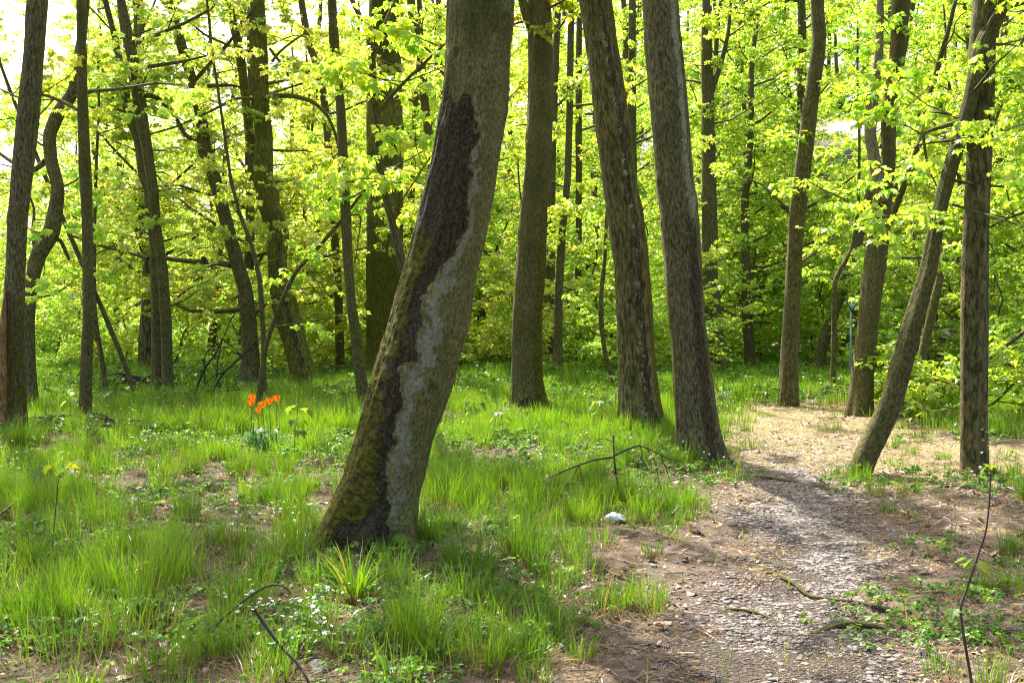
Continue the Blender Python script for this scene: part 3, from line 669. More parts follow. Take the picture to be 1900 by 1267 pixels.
back('thin diagonal stem rising right from behind the tulips to the slender curving trunk', [(478, 488, 724), (487, 496, 650), (500, 508, 608), (524, 532, 546), (545, 553, 504), (590, 598, 455), (630, 636, 410), (668, 673, 360)], 44, leaf=M_LEAFG, low=7, lowh=(1.2, 4), crown=0, hard_top=True, D=14.2, lowL=(.5, 1.1), name='young_maple', lsize=.075)
back('thin dark stem climbing left beside the stout crooked tree', [(484, 494, 716), (484, 493, 620), (478, 487, 520), (462, 470, 450), (440, 447, 395), (425, 431, 330), (410, 415, 220)], 45, leaf=M_LEAFY, low=6, crown=2, crown0=5, top=7, D=15.8)
back('pale slim stem rising between the stout crooked tree and the slender trunk', [(624, 640, 686), (618, 633, 500), (604, 619, 300), (598, 611, 210), (589, 602, 140), (565, 578, 76), (553, 565, 0)], 46, leaf=M_LEAFY, D=24)
back('dark stem between the massive green trunk and the big leaning tree', [(806, 826, 690), (800, 818, 400), (793, 809, 295), (777, 793, 166), (773, 789, 100), (757, 773, 33), (755, 770, 0)], 47, leaf=M_LEAFM, D=25)
back('tree at the right edge with leafy boughs drooping behind the upright dark trunk', [(2030, 2066, 800), (2025, 2058, 600), (2020, 2050, 400), (2018, 2046, 200), (2015, 2040, 0)], 48, leaf=M_LEAFG, D=14.0, kinds=CLO, low=8, lowh=(1.2, 6), lowL=(1.5, 3),
     branches=[([(2030, 520), (1960, 572), (1900, 615), (1850, 655), (1800, 688), (1745, 722), (1700, 752)], 5, -.8, 15), ([(2030, 620), (1960, 660), (1890, 700), (1850, 745), (1800, 775)], 4, -1.0, 10),
               ([(2020, 350), (1950, 380), (1880, 400), (1820, 430)], 4, -.5, 10), ([(1760, 640), (1730, 700), (1690, 740), (1650, 772)], 2, .4, 10), ([(2020, 120), (1950, 150), (1870, 160), (1800, 200)], 4, .5, 10)])
# split orange wood at the far left trunk
r_ = TREES['dark trunk at the far left edge with cracked green bark and split orange wood']
mb = MB(); D0 = r_[2] - .12
tube(mb, np.array([at(3, 800, D0), at(2, 740, D0), at(5, 660, D0), at(8, 580, D0), at(10, 535, D0)]), [.06, .06, .045, .03, .01], 10, bump=knots_bump(2, .2, .3))
o = mb.build('split_stump', M_WOOD); o.data.materials.clear(); o.data.materials.append(M_WOOD)
tag(o, 'orange splintered wood slab standing against the far left trunk', 'splintered wood')

# ------------------------------------------------------------------ forest behind: prototypes, then copies that share their meshes
def proto(kind, seed, H, r, nl, h0, L, leafsize, kinds, leaf, lean=.5, twigs=5, dens=3.5, bark=None):
    rng = np.random.default_rng(seed); n = 14
    P = np.zeros((n, 3)); P[:, 2] = np.linspace(-.4, H, n); lx, ly = rng.normal(0, lean, 2); t = np.linspace(0, 1, n)
    P[:, 0] = lx * t + np.cumsum(rng.normal(0, .10, n)) * .8; P[:, 1] = ly * t + np.cumsum(rng.normal(0, .10, n)) * .8
    P[:, :2] -= P[1, :2]; R = r * (1 - .85 * t) + .01; R[0] = r * 1.25
    Pn, Rn, _ = resample(P, R, 40)
    tr = MB(); tube(tr, Pn, Rn, 14, bump=knots_bump(seed, .10, .2))
    wd = MB(); sites = []
    path_limbs(wd, sites, Pn, Rn, h0, H * .99, nl, rng, L, twigs=twigs, dens=dens, pw=1.65)
    cm = MB(); put_leaves(cm, sites, leafsize, rng, kinds)
    bark = bark or M_BARK
    return (kind, tr.mesh('trunk', bark), wd.mesh('branches', bark), cm.mesh('crown', leaf))
PR_TREE = [proto('maple_tree', 100 + i, [11, 13, 12, 14, 10, 13][i], [.12, .16, .10, .18, .09, .14][i], [34, 38, 34, 42, 32, 38][i], [1.4, 1.8, 1.3, 2.2, 1.2, 1.6][i], (1.6, 3.8), .068, CL3 if i % 3 else CLO, M_LEAFM, bark=[M_BARK, M_SMOOTH, M_BARK, M_ROUGH, M_BARK, M_GREY][i]) for i in range(6)]
PR_BUSH = [proto('leafy_shrub', 200 + i, [3.2, 2.4, 4.2, 3.6][i], .022, [16, 14, 18, 16][i], [.3, .25, .6, .5][i], (.7, 1.6), .062, [CL3, CLO, CL3, CL3][i], M_LEAFM, lean=.4) for i in range(4)]
def place(pr, name, x, y, rz, s, label, cat, group, leaf):
    root = empty(name, (x, y, float(gh(x, y))), label, cat, group); root.rotation_euler = (0, 0, rz); root.scale = (s, s, s)
    for nm, me in (('trunk', pr[1]), ('branches', pr[2]), ('crown', pr[3])):
        o = bpy.data.objects.new(nm, me); sc.collection.objects.link(o); o.parent = root
        if nm == 'crown': o.material_slots[0].link = 'OBJECT'; o.material_slots[0].material = leaf
    return root
R_ = random.Random(7)
placed = [(t[0][2][0], t[0][2][1]) for t in TREES.values()]
def ok(x, y, d):
    return all((x - a) ** 2 + (y - b) ** 2 > d * d for a, b in placed)
def pxof(x, y): return 950 + x / y * FPX
cnt = 0
for ring, (y0, y1, n, dmin) in enumerate([(22.5, 28, 13, 2.2), (28, 38, 24, 2.6), (38, 58, 38, 3.2), (58, 74, 40, 3.4)]):
    tries = 0; k = 0
    while k < n and tries < 4000:
        tries += 1
        y = R_.uniform(y0, y1); x = R_.uniform(-.60, .62) * y; px = pxof(x, y)
        if not ok(x, y, dmin): continue
        if ring == 0 and (1480 < px < 1720): continue                      # the gap towards the lane and house
        if ring == 1 and 1500 < px < 1680 and R_.random() < .7: continue
        if px < 560 and R_.random() < (.40 if ring == 0 else .60): continue
        if px < 560 and (y > 52 or ring == 0 and x / y < -.40): continue             # thinner on the bright left side
        if 43 < y < 58 and 1480 < px < 1760: continue
        if ring == 3 and px < 520: continue
        leaf = M_LEAFY if px < 560 + R_.uniform(-150, 150) else (M_LEAFM if px < 1000 + R_.uniform(-200, 200) else M_LEAFG)
        if leaf is M_LEAFY: lab, grp = 'dark-stemmed maple in yellow spring leaf deep in the wood on the left', 'yellow-leaved trees at the back of the wood'
        elif leaf is M_LEAFM: lab, grp = 'slim maple in light green leaf deep in the middle of the wood', 'light green trees at the back of the wood'
        else: lab, grp = 'slim tree in fresh green leaf deep in the right part of the wood', 'fresh green trees at the back of the wood'
        place(R_.choice(PR_TREE), 'maple_tree', x, y, R_.uniform(0, 6.28), R_.uniform(.85, 1.2) * (1.75 if ring == 3 else 1.12 if ring == 2 else 1), lab, 'tree', grp, leaf)
        placed.append((x, y)); k += 1
k = tries = 0
while k < 88 and tries < 4000:
    tries += 1
    y = R_.uniform(20.5, 36); x = R_.uniform(-.56, .58) * y; px = pxof(x, y)
    if k > 50 and px < 820: continue
    if not ok(x, y, .9) or (1330 < px < 1480 and y < 24) or (60 < px < 260 and y < 22): continue
    if 1490 < px < 1700 and y < 30 and R_.random() < .6: continue
    leaf = M_LEAFY if px < 560 + R_.uniform(-100, 100) else (M_LEAFM if px < 900 + R_.uniform(-200, 200) else M_LEAFG)
    lab = {M_LEAFY: 'yellow-leaved understorey shrub at the left edge of the meadow', M_LEAFM: 'light green understorey shrub between the trunks in the middle', M_LEAFG: 'green understorey shrub between the trunks on the right'}[leaf]
    place(R_.choice(PR_BUSH), 'leafy_shrub', x, y, R_.uniform(0, 6.28), R_.uniform(.7, 1.15), lab, 'shrub', {M_LEAFY: 'yellow shrubs along the left', M_LEAFM: 'light green shrubs in the middle', M_LEAFG: 'green shrubs on the right'}[leaf], leaf)
    placed.append((x, y)); k += 1

# ------------------------------------------------------------------ grass, herbs, litter
rg = np.random.default_rng(77)
trunks = [(t[0][3], float(t[1][3])) for t in TREES.values() if t[2] < 22]
def clear_of_trunks(x, y, pad=.0):
    m = np.ones(len(x), bool)
    for p, r in trunks: m &= (x - p[0]) ** 2 + (y - p[1]) ** 2 > (r * .9 + pad) ** 2
    return m
def blades(mb, x, y, h, wd, rng, seg=3, lean=.25, bend=.35, up=None, cx=None, cy=None, tv=None):
    n = len(x); az = rng.uniform(0, 2 * PI, n)
    if cx is not None:                                   # lean away from the tuft's centre
        az = np.arctan2(y - cy, x - cx) + rng.normal(0, .7, n)
    ln = np.abs(rng.normal(0, lean, n)); bd = rng.uniform(0, bend, n)
    face = rng.uniform(0, PI, n); fx, fy = np.cos(face), np.sin(face)
    z0 = gz(x, y) - .01
    t = np.linspace(0, 1, seg + 1)
    hx, hy = np.cos(az), np.sin(az)
    off = ln[:, None] * t + bd[:, None] * t ** 2.2
    cxp = x[:, None] + hx[:, None] * off * h[:, None]; cyp = y[:, None] + hy[:, None] * off * h[:, None]
    czp = z0[:, None] + h[:, None] * t * (1 - .25 * off)
    ww = wd[:, None] * (1 - t[None] ** 1.6) * .5 + .0003
    Lf = np.stack([cxp - fx[:, None] * ww, cyp - fy[:, None] * ww, czp], -1); Rt = np.stack([cxp + fx[:, None] * ww, cyp + fy[:, None] * ww, czp], -1)
    V = np.stack([Lf, Rt], 2).reshape(n, -1, 3); k = 2 * (seg + 1)
    q = np.array([(2 * i, 2 * i + 1, 2 * i + 3, 2 * i + 2) for i in range(seg)])
    Q = (q[None] + (np.arange(n) * k)[:, None, None]).reshape(-1, 4)
    mb.add(V.reshape(-1, 3), None, Q, t=np.tile(np.repeat(t, 2), n), rnd=np.repeat(rng.random(n), k), tuft=np.repeat(rng.random(n) * .5 if tv is None else tv * .75 + rng.random(n) * .25, k))
def green_density(x, y):
    s = x - pcx(y)
    d = 1 - bare_mask(x, y)
    patch = sstep(.41, .56, n2(x, y, .8, 41) * .55 + n2(x, y, 2.4, 17) * .45)
    far = sstep(9, 13, y); d = d * (.07 + .25 * far + (.93 - .25 * far) * patch)
    right = sstep(.2, 1.6, s)
    d = d * (1 - right * (.72 - .5 * sstep(11.5, 14, y)))
    return d
def cand(n, y0, y1, rng, power=1.0):
    y = y0 + (y1 - y0) * rng.random(n) ** power; x = rng.uniform(-.56, .56, n) * y; return x, y
G = MB(); TH = MB()
def tufts(n, y0, y1, per, hr, rad, wd, seg, thatch=0, fn=green_density, power=1.0, jit=.6):
    x, y = cand(n, y0, y1, rg, power); keep = (rg.random(n) < fn(x, y)) & clear_of_trunks(x, y, .03); x, y = x[keep], y[keep]; n = len(x)
    hs = rg.uniform(*hr, n) * (.75 + .5 * n2(x, y, .9, 50)); rs = rg.uniform(*rad, n); m = rg.integers(int(per * .5), int(per * 1.5), n)
    idx = np.repeat(np.arange(n), m); a = rg.uniform(0, 2 * PI, len(idx)); rr = np.sqrt(rg.random(len(idx))) * rs[idx]
    bx = x[idx] + np.cos(a) * rr; by = y[idx] + np.sin(a) * rr
    h = hs[idx] * rg.uniform(1 - jit, 1.1, len(idx)); 
    blades(G, bx, by, h, wd * rg.uniform(.7, 1.3, len(idx)), rg, seg, .10, .30, cx=x[idx], cy=y[idx], tv=((rg.random(n) ** 1.3) * (1.1 if y0 < 8 else .8)).clip(0, 1)[idx])
    if thatch:
        m = max(1, int(thatch)); idx = np.repeat(np.arange(n), m); a = rg.uniform(0, 2 * PI, len(idx)); rr = np.sqrt(rg.random(len(idx))) * rs[idx] * 1.4
        blades(TH, x[idx] + np.cos(a) * rr, y[idx] + np.sin(a) * rr, hs[idx] * rg.uniform(.2, .55, len(idx)), .0035 + 0 * rr, rg, 2, .7, 1.1, cx=x[idx], cy=y[idx])
tufts(1000, 3.2, 8.0, 95, (.12, .27), (.05, .12), .0035, 4, 90)
tufts(1500, 7.0, 12.5, 85, (.13, .31), (.05, .13), .0048, 3, 40)
tufts(3000, 11.5, 22.0, 52, (.15, .36), (.10, .26), .009, 2, 8, power=1.2)
tufts(2600, 20.0, 36.0, 26, (.14, .30), (.2, .6), .018, 2, 0)
# loose single blades between the tufts
x, y = cand(60000, 3.2, 15, rg, 1.2); keep = (rg.random(len(x)) < .45 * green_density(x, y) + .015) & clear_of_trunks(x, y); x, y = x[keep], y[keep]
blades(G, x, y, rg.uniform(.05, .22, len(x)), rg.uniform(.003, .006, len(x)), rg, 2, .3, .4)
def one_tuft(px, py, n, h, r, wd=.0036, th=190, lean=.12, mat=None, mb=None):
    g = ground_at(px, py); a = rg.uniform(0, 2 * PI, n); rr = np.sqrt(rg.random(n)) * r
    bx, by = g[0] + np.cos(a) * rr, g[1] + np.sin(a) * rr
    blades(mb or G, bx, by, h * rg.uniform(.45, 1.1, n), wd * rg.uniform(.7, 1.3, n), rg, 4, lean, .32, cx=g[0], cy=g[1], tv=np.full(n, rg.uniform(.3, 1)))
    if th:
        a = rg.uniform(0, 2 * PI, th); rr = np.sqrt(rg.random(th)) * r * 1.5
        blades(TH, g[0] + np.cos(a) * rr, g[1] + np.sin(a) * rr, h * rg.uniform(.15, .45, th), .003 + 0 * a, rg, 2, .8, 1.2, cx=g[0], cy=g[1])
for (px, py, n, h, r) in [(770, 1170, 230, .33, .12), (250, 1100, 320, .36, .22), (180, 980, 260, .36, .18), (90, 950, 220, .3, .16), (345, 960, 150, .3, .10), (450, 1130, 160, .33, .16),
        (970, 1040, 220, .36, .14), (870, 1060, 200, .34, .16), (1080, 965, 170, .30, .16), (1060, 1030, 130, .26, .13), (830, 940, 200, .36, .2),
        (1205, 820, 160, .33, .14), (1270, 860, 160, .30, .14), (1360, 845, 60, .22, .08), (1195, 968, 60, .28, .05), (1210, 1030, 60, .14, .07), (1150, 1120, 50, .16, .07), (1215, 1135, 60, .16, .07),
        (985, 1120, 60, .18, .07), (930, 1140, 70, .18, .08), (1590, 895, 170, .22, .12), (1625, 915, 80, .20, .07), (1650, 948, 70, .11, .06), (1690, 915, 80, .20, .10), (1870, 1030, 50, .22, .06), (1885, 1095, 110, .18, .1),
        (1820, 1090, 60, .20, .07), (640, 1010, 120, .24, .12), (720, 1020, 80, .2, .12), (880, 1200, 60, .22, .08), (1690, 845, 60, .18, .08), (1740, 800, 140, .3, .2), (1800, 800, 100, .3, .2), (1870, 800, 120, .3, .2),
        (1875, 900, 70, .22, .08), (1690, 960, 30, .12, .06), (1745, 1250, 60, .14, .08), (740, 1265, 60, .22, .1), (990, 1265, 60, .14, .08), (250, 1180, 120, .3, .2), (60, 1150, 180, .3, .24), (20, 1060, 160, .3, .2),
        (330, 1080, 140, .3, .14), (130, 1210, 140, .28, .2), (520, 1045, 150, .26, .12), (590, 1090, 130, .24, .12), (400, 1215, 130, .24, .14), (530, 1215, 120, .22, .12), (300, 1245, 120, .22, .14), (640, 1215, 60, .2, .08), (430, 1010, 130, .28, .14), (540, 960, 130, .28, .14), (600, 1160, 90, .22, .10), (1090, 1060, 60, .18, .09), (1030, 1100, 80, .2, .1), (1120, 1010, 60, .2, .08), (1060, 1150, 50, .16, .08), (960, 1190, 60, .18, .08), (820, 1230, 60, .2, .08), (1270, 930, 50, .16, .07)]:
    one_tuft(px, py, n, h, r)
for p_, r_b in trunks:
    if r_b < .06: continue
    for q in range(int(10 + r_b * 60)):
        a_ = rg.uniform(0, 2 * PI); d_ = r_b * rg.uniform(1.1, 1.7); x_, y_ = p_[0] + math.cos(a_) * d_, p_[1] + math.sin(a_) * d_
        if bare_mask(x_, y_) > .5 and rg.random() < .75: continue
        m_ = 26; bx = x_ + rg.normal(0, .035, m_); by = y_ + rg.normal(0, .035, m_)
        blades(G, bx, by, rg.uniform(.07, .22) * rg.uniform(.5, 1.1, m_), .004 + .0004 * by, rg, 3, .2, .35, cx=x_, cy=y_, tv=np.full(m_, rg.random()))
        blades(TH, bx[:10], by[:10], rg.uniform(.04, .10, 10), .004 + 0 * bx[:10], rg, 2, .8, 1.1, cx=x_, cy=y_)
for (px, py) in [(1500, 762), (1540, 800), (1420, 772), (1655, 830), (1700, 812), (1750, 850), (1860, 850), (1640, 790), (1480, 745), (1560, 770), (1880, 880), (1385, 800), (1395, 830), (1660, 865)]:
    one_tuft(px, py, 60, rg.uniform(.10, .22), rg.uniform(.06, .16), th=40, wd=.006)
tag(G.build('grass', M_GRASS), 'tall fresh green grass growing in tufts over the left meadow', 'grass', kind='stuff')
x, y = cand(60000, 3.2, 17, rg, 1.2); k_ = (rg.random(len(x)) < .10 + .9 * bare_mask(x, y) * sstep(.35, .6, n2(x, y, 1.9, 23) + .12 * (y > 8))) & (gravel_mask(x, y) < .8) & clear_of_trunks(x, y); x, y = x[k_], y[k_]; n = len(x)
az = rg.uniform(0, 2 * PI, n); L = rg.uniform(.02, .09, n); wl = .0016 * np.clip(y / 6, .8, 1.6); dx, dy = np.cos(az), np.sin(az); z = gz(x, y) + sstep(16, 9, y) * ((n2(x, y, 6, 4) - .5) * .030 + (n2(x, y, 15, 6) - .5) * .016) + .004
A = np.stack([x - dx * L / 2 - dy * wl, y - dy * L / 2 + dx * wl, z], 1); B = np.stack([x - dx * L / 2 + dy * wl, y - dy * L / 2 - dx * wl, z], 1)
C = np.stack([x + dx * L / 2 + dy * wl, y + dy * L / 2 - dx * wl, z + rg.uniform(0, .02, n)], 1); E_ = np.stack([x + dx * L / 2 - dy * wl, y + dy * L / 2 + dx * wl, z + rg.uniform(0, .02, n)], 1)
TH.add(np.stack([A, B, C, E_], 1).reshape(-1, 3), None, np.arange(n * 4).reshape(-1, 4), t=.8, rnd=np.repeat(rg.random(n), 4))
tag(TH.build('dry_grass', M_THATCH), 'straw-brown dead grass around the feet of the tufts', 'dry grass', kind='stuff')
# broad-bladed tuft in front of the leaning tree
BT = MB(); g0 = ground_at(662, 1112); n = 46; a = rg.uniform(0, 2 * PI, n); rr = np.sqrt(rg.random(n)) * .04
blades(BT, g0[0] + np.cos(a) * rr, g0[1] + np.sin(a) * rr, rg.uniform(.18, .36, n), rg.uniform(.009, .014, n), rg, 5, .28, .45, cx=g0[0], cy=g0[1])
tag(BT.build('broad_bladed_tuft', M_GRASS, loc=g0), 'bright broad-bladed grass tuft standing in front of the big leaning tree', 'grass tuft')

# herbs: low lobed leaves close to the ground
def herb_density(x, y):
    s = x - pcx(y); d = ((1 - bare_mask(x, y)) * sstep(.40, .60, n2(x, y, 1.1, 61)) * .85 + .12 * (1 - bare_mask(x, y))) * (.55 + .45 * sstep(8, 10, y))
    for (px, py, r) in [(1700, 1155, .42), (1760, 900, .6), (1860, 905, .6), (1790, 1110, .3), (870, 985, .35), (960, 1060, .3), (100, 1040, .6), (200, 960, .5), (1100, 880, .5), (1240, 900, .3), (1400, 890, .12), (1720, 1020, .25), (1580, 900, .3), (1850, 1190, .2), (300, 920, .5)]:
        g = ground_at(px, py); d = np.maximum(d, .60 * np.exp(-(((x - g[0]) ** 2 + (y - g[1]) ** 2) / r ** 2) ** 1.5))
    return d
HB = MB()
for (n, y0, y1, sz, lift) in [(26000, 3.2, 9, .024, .09), (15000, 9, 16, .034, .13), (12000, 15, 30, .065, .25)]:
    x, y = cand(n, y0, y1, rg, 1.1); keep = (rg.random(n) < herb_density(x, y)) & clear_of_trunks(x, y, .02); x, y = x[keep], y[keep]; n = len(x)
    z = gz(x, y) + rg.uniform(.015, lift, n) * (.4 + n2(x, y, 4, 2))
    for i, kd in enumerate([CLO[0], CL3[1], CLM[2], CLO[3]]):
        m = rg.integers(0, 4, n) == i; q = m.sum()
        inst(HB, kd, rotm(rg.uniform(0, 6.28, q), rg.uniform(-.2, .5, q), rg.uniform(-.3, .3, q)) * (sz * rg.uniform(.5, 1.4, q))[:, None, None], np.stack([x[m], y[m], z[m]], 1), rnd=np.clip(rg.beta(2, 2, q), .12, .88))
tag(HB.build('ground_cover', M_HERB), 'low leafy herbs spreading between the grass tufts', 'ground cover', kind='stuff')

# white wild flowers (five petals on a thin stalk)
M_WHITE = leaf_mat('white_petals', [(.75, .75, .72), (.85, .85, .82)], trans=.35, rnd_obj=False, tint=(1, 1, .95), gloss=.03)
pet = np.array([(0, 0, 0), (-.22, .55, .12), (0, 1, .1), (.22, .55, .12)]); ptri = np.array([(0, 2, 1), (0, 3, 2)])
FV, FT = [], []
for k in range(5):
    a = k / 5 * 2 * PI; Rm = np.array([[math.cos(a), -math.sin(a), 0], [math.sin(a), math.cos(a), 0], [0, 0, 1]]); FT.append(ptri + len(FV) * 4); FV.append(pet @ Rm.T)
FLW = (np.concatenate(FV), np.concatenate(FT))
FL = MB(); STK = MB()
def flowers(x, y, hlo, hhi, sz):
    n = len(x); z = gz(x, y) + rg.uniform(hlo, hhi, n)
    inst(FL, FLW, rotm(rg.uniform(0, 6.28, n), rg.uniform(-.7, .3, n), rg.uniform(-.6, .6, n)) * (sz * rg.uniform(.7, 1.2, n))[:, None, None], np.stack([x, y, z], 1), rnd=rg.random(n))
x, y = cand(6000, 9.0, 26, rg, 1.0); s = x - pcx(y)
k_ = (rg.random(6000) < (1 - bare_mask(x, y)) * sstep(.45, .7, n2(x, y, .7, 71)) * .30 * (s < -.6)) & clear_of_trunks(x, y); flowers(x[k_], y[k_], .14, .30, .013)
for (px, py, n, r, sz) in [(545, 1160, 46, .22, .010), (455, 1135, 18, .10, .010), (600, 1195, 14, .06, .010), (560, 985, 14, .14, .012), (55, 880, 40, .45, .011), (110, 800, 50, .8, .013), (480, 970, 12, .2, .012), (1400, 770, 20, .5, .016)]:
    g = ground_at(px, py + (12 if py < 1000 else 34)); a = rg.uniform(0, 6.28, n); rr = np.sqrt(rg.random(n)) * r
    flowers(g[0] + np.cos(a) * rr, g[1] + np.sin(a) * rr, .10, .22, sz * (1.25 if py > 1000 else 1))
tag(FL.build('white_wildflowers', M_WHITE), 'tiny white star-shaped flowers dotted through the grass', 'wildflowers', kind='stuff')

# gravel, litter
def stone_t(seed, k=8):
    r = np.random.default_rng(seed); a = np.arange(k) / k * 2 * PI; rr = r.uniform(.7, 1.1, k); st = r.uniform(.55, .9)
    A = np.stack([np.cos(a) * rr, np.sin(a) * rr * st, np.full(k, -.12)], 1); B = np.stack([np.cos(a) * rr * .98, np.sin(a) * rr * st * .98, r.uniform(.0, .10, k)], 1)
    C = np.stack([np.cos(a) * rr * .72, np.sin(a) * rr * st * .72, r.uniform(.12, .22, k)], 1); V = np.vstack([A, B, C, [[0, 0, .2]]]); T = []
    for i in range(k):
        j = (i + 1) % k
        for b in (0, k): T += [(b + i, b + j, b + k + j), (b + i, b + k + j, b + k + i)]
        T.append((2 * k + i, 2 * k + j, 3 * k))
    return (V, np.array(T))
ST = [stone_t(s) for s in range(6)]
def stone_mat():
    m, nt, out = newmat('slate_pebbles'); r = attr(nt, 'rnd').outputs['Fac']; pos = nd(nt, 'ShaderNodeNewGeometry').outputs['Position']
    col = mixc(nt, mth(nt, 'POWER', r, 1.6), (.065, .056, .052), (.25, .215, .195)); f = noise(nt, pos, 70, 3, .6); col = mixc(nt, mth(nt, 'MULTIPLY', ramp(nt, f, .4, .7), .35), col, (.20, .16, .13))
    b = nd(nt, 'ShaderNodeBsdfPrincipled', {'Base Color': col, 'Roughness': .75, 'Specular IOR Level': .35, 'Normal': nd(nt, 'ShaderNodeBump', {'Height': f, 'Strength': .3, 'Distance': .004}).outputs[0]})
    nt.links.new(b.outputs[0], out.inputs[0]); return m
M_STONE = stone_mat(); GR = MB()
def micro(x, y): return gz(x, y) + sstep(16, 9, y) * ((n2(x, y, 6, 4) - .5) * .030 + (n2(x, y, 15, 6) - .5) * .016)
def stones(mb, x, y, s):
    n = len(x); w_ = rg.integers(0, 6, n); z = micro(x, y)
    for i in range(6):
        m = w_ == i; q = m.sum(); inst(mb, ST[i], rotm(rg.uniform(0, 6.28, q), rg.uniform(-.16, .16, q), rg.uniform(-.16, .16, q)) * s[m][:, None, None], np.stack([x[m], y[m], z[m] + s[m] * .03], 1), rnd=rg.random(q))
x, y = cand(150000, 3.3, 12.5, rg, 1.0); x = pcx(y) + rg.normal(0, .62, len(x)); pr_ = gravel_mask(x, y) * .34 * sstep(.25, .6, n2(x, y, 3.3, 19)) + .035 * bare_mask(x, y)
k_ = rg.random(len(x)) < pr_ * np.clip(y / 6, .6, 1.2); x, y = x[k_], y[k_]; stones(GR, x, y, .007 + .019 * rg.random(len(x)) ** 3.5 + .002 * (y > 7))
tag(GR.build('gravel', M_STONE, smooth=False), 'flat grey slate pebbles embedded along the path', 'gravel', kind='stuff')
# dry leaves, crumbs
DL = MB(); x, y = cand(15000, 3.2, 18, rg, 1.1); k_ = clear_of_trunks(x, y) & (rg.random(len(x)) < .25 + .6 * sstep(.5, .7, n2(x, y, 1.0, 91))) & (gravel_mask(x, y) < .5); x, y = x[k_], y[k_]; n = len(x)
lx_, ly_ = [], []
for p_, r_b in trunks:
    m_ = int(30 + r_b * 160); a_ = rg.uniform(0, 2 * PI, m_); d_ = r_b + np.abs(rg.normal(.03, .16, m_)); lx_.append(p_[0] + np.cos(a_) * d_); ly_.append(p_[1] + np.sin(a_) * d_)
x = np.concatenate([x] + lx_); y = np.concatenate([y] + ly_); n = len(x)
inst(DL, (fold(_m, -.25, -.35), LM[1]), rotm(rg.uniform(0, 6.28, n), rg.uniform(-.5, .5, n), rg.uniform(-.6, .6, n)) * (rg.uniform(.010, .034, n) + .03 * (rg.random(n) < .12))[:, None, None], np.stack([x, y, micro(x, y) + .012], 1), rnd=rg.random(n))
tag(DL.build('leaf_litter', M_DRY), 'curled brown dead leaves scattered over the forest floor', 'leaf litter', kind='stuff')
M_CRUMB = leaf_mat('fallen_blossom', [(.45, .36, .06), (.55, .45, .12), (.5, .42, .25)], trans=.1, rnd_obj=False, tint=(1, 1, 1)); CB = MB()
x, y = cand(45000, 3.2, 15, rg, 1.1); k_ = rg.random(len(x)) < .06 + .75 * bare_mask(x, y) * sstep(.35, .65, n2(x, y, 1.4, 13)); x, y = x[k_], y[k_]; n = len(x)
inst(CB, (LO[0], LO[1]), rotm(rg.uniform(0, 6.28, n), rg.uniform(-.2, .2, n), rg.uniform(-.3, .3, n)) * rg.uniform(.005, .012, n)[:, None, None] * np.clip(y / 8, .8, 1.4)[:, None, None], np.stack([x, y, micro(x, y) + .006], 1), rnd=rg.random(n))
tag(CB.build('fallen_blossom', M_CRUMB), 'yellow maple blossom crumbs strewn on the bare path', 'fallen blossom', kind='stuff')
TW = MB(); x, y = cand(1500, 3.2, 16, rg, 1.1)
for i in range(len(x)):
    if gravel_mask(x[i], y[i]) > .6 and rg.random() < .7: continue
    a = rg.uniform(0, PI); L = rg.uniform(.04, .22); p = np.array([[x[i] + math.cos(a) * L * t, y[i] + math.sin(a) * L * t, 0] for t in (-.5, 0, .5)]) ; p[1, :2] += rg.normal(0, .012, 2); p[:, 2] = micro(p[:, 0], p[:, 1]) + .006
    tube(TW, p, [.003, .0025, .0015], 4)
tag(TW.build('twig_litter', M_STICK), 'small dead twigs scattered over the bare earth', 'twig litter', kind='stuff')

# ------------------------------------------------------------------ single things on the ground
def gp(px, py, lift=0):
    g = ground_at(px, py); g[2] = float(micro(g[0], g[1])) + lift; return g
def stick(name, label, cat, pts, r, mat, sub=(), group=None, k=8):
    """pts: (px, py, lift) points on or above the ground"""
    D0 = None; P = []
    for p in pts:
        if len(p) == 4: P.append(at(p[0], p[1], p[3]))
        else: P.append(gp(p[0], p[1], p[2]))
    P = np.array(P); Pn, Rn, _ = resample(P, np.linspace(r, r * .5, len(P)), max(10, 5 * len(P)))
    mb = MB(); tube(mb, Pn, Rn, k, bump=knots_bump(len(label), .15, 0, fine=False))
    for s_ in sub:
        Q = np.array([at(x, y, d) for x, y, d in s_[0]]); a, b, _ = resample(Q, np.linspace(s_[1], s_[1] * .4, len(Q)), 8); tube(mb, a, b, 5)
    return tag(mb.build(name, mat, loc=P[0]), label, cat, group)
stick('tree_root', 'mossy pale root bent like an elbow below the big leaning tree', 'root', [(632, 1120, .0), (648, 1130, .012), (662, 1145, .014), (670, 1168, .012), (671, 1192, .0)], .013, M_DEAD)
stick('tree_root', 'gnarled root snaking across the gravel in the middle of the path', 'root', [(1400, 1062, .0), (1440, 1068, .015), (1475, 1092, .018), (1500, 1108, .012), (1560, 1120, .01), (1640, 1128, .006), (1672, 1145, -.01)], .016, M_BARK)
stick('tree_root', 'thick dark humped root at the right side of the gravel near the front', 'root', [(1510, 1170, -.015), (1550, 1168, .012), (1590, 1165, .02), (1630, 1168, .012), (1680, 1175, -.02)], .024, M_BARK)
stick('tree_root', 'thin root at the left edge of the gravel, level with the humped one', 'root', [(1345, 1132, -.005), (1380, 1134, .012), (1410, 1142, .01), (1455, 1156, -.01)], .013, M_BARK)
stick('tree_root', 'fine root running down the bare bank left of the gravel', 'root', [(1105, 1048, .0), (1145, 1072, .01), (1180, 1085, .01), (1195, 1110, .008), (1193, 1125, -.005)], .008, M_DEAD)
stick('tree_root', 'dark root crossing the path beside the grey lichened tree', 'root', [(1400, 885, 0), (1430, 888, .015), (1470, 893, .012), (1490, 893, -.01)], .016, M_BARK)
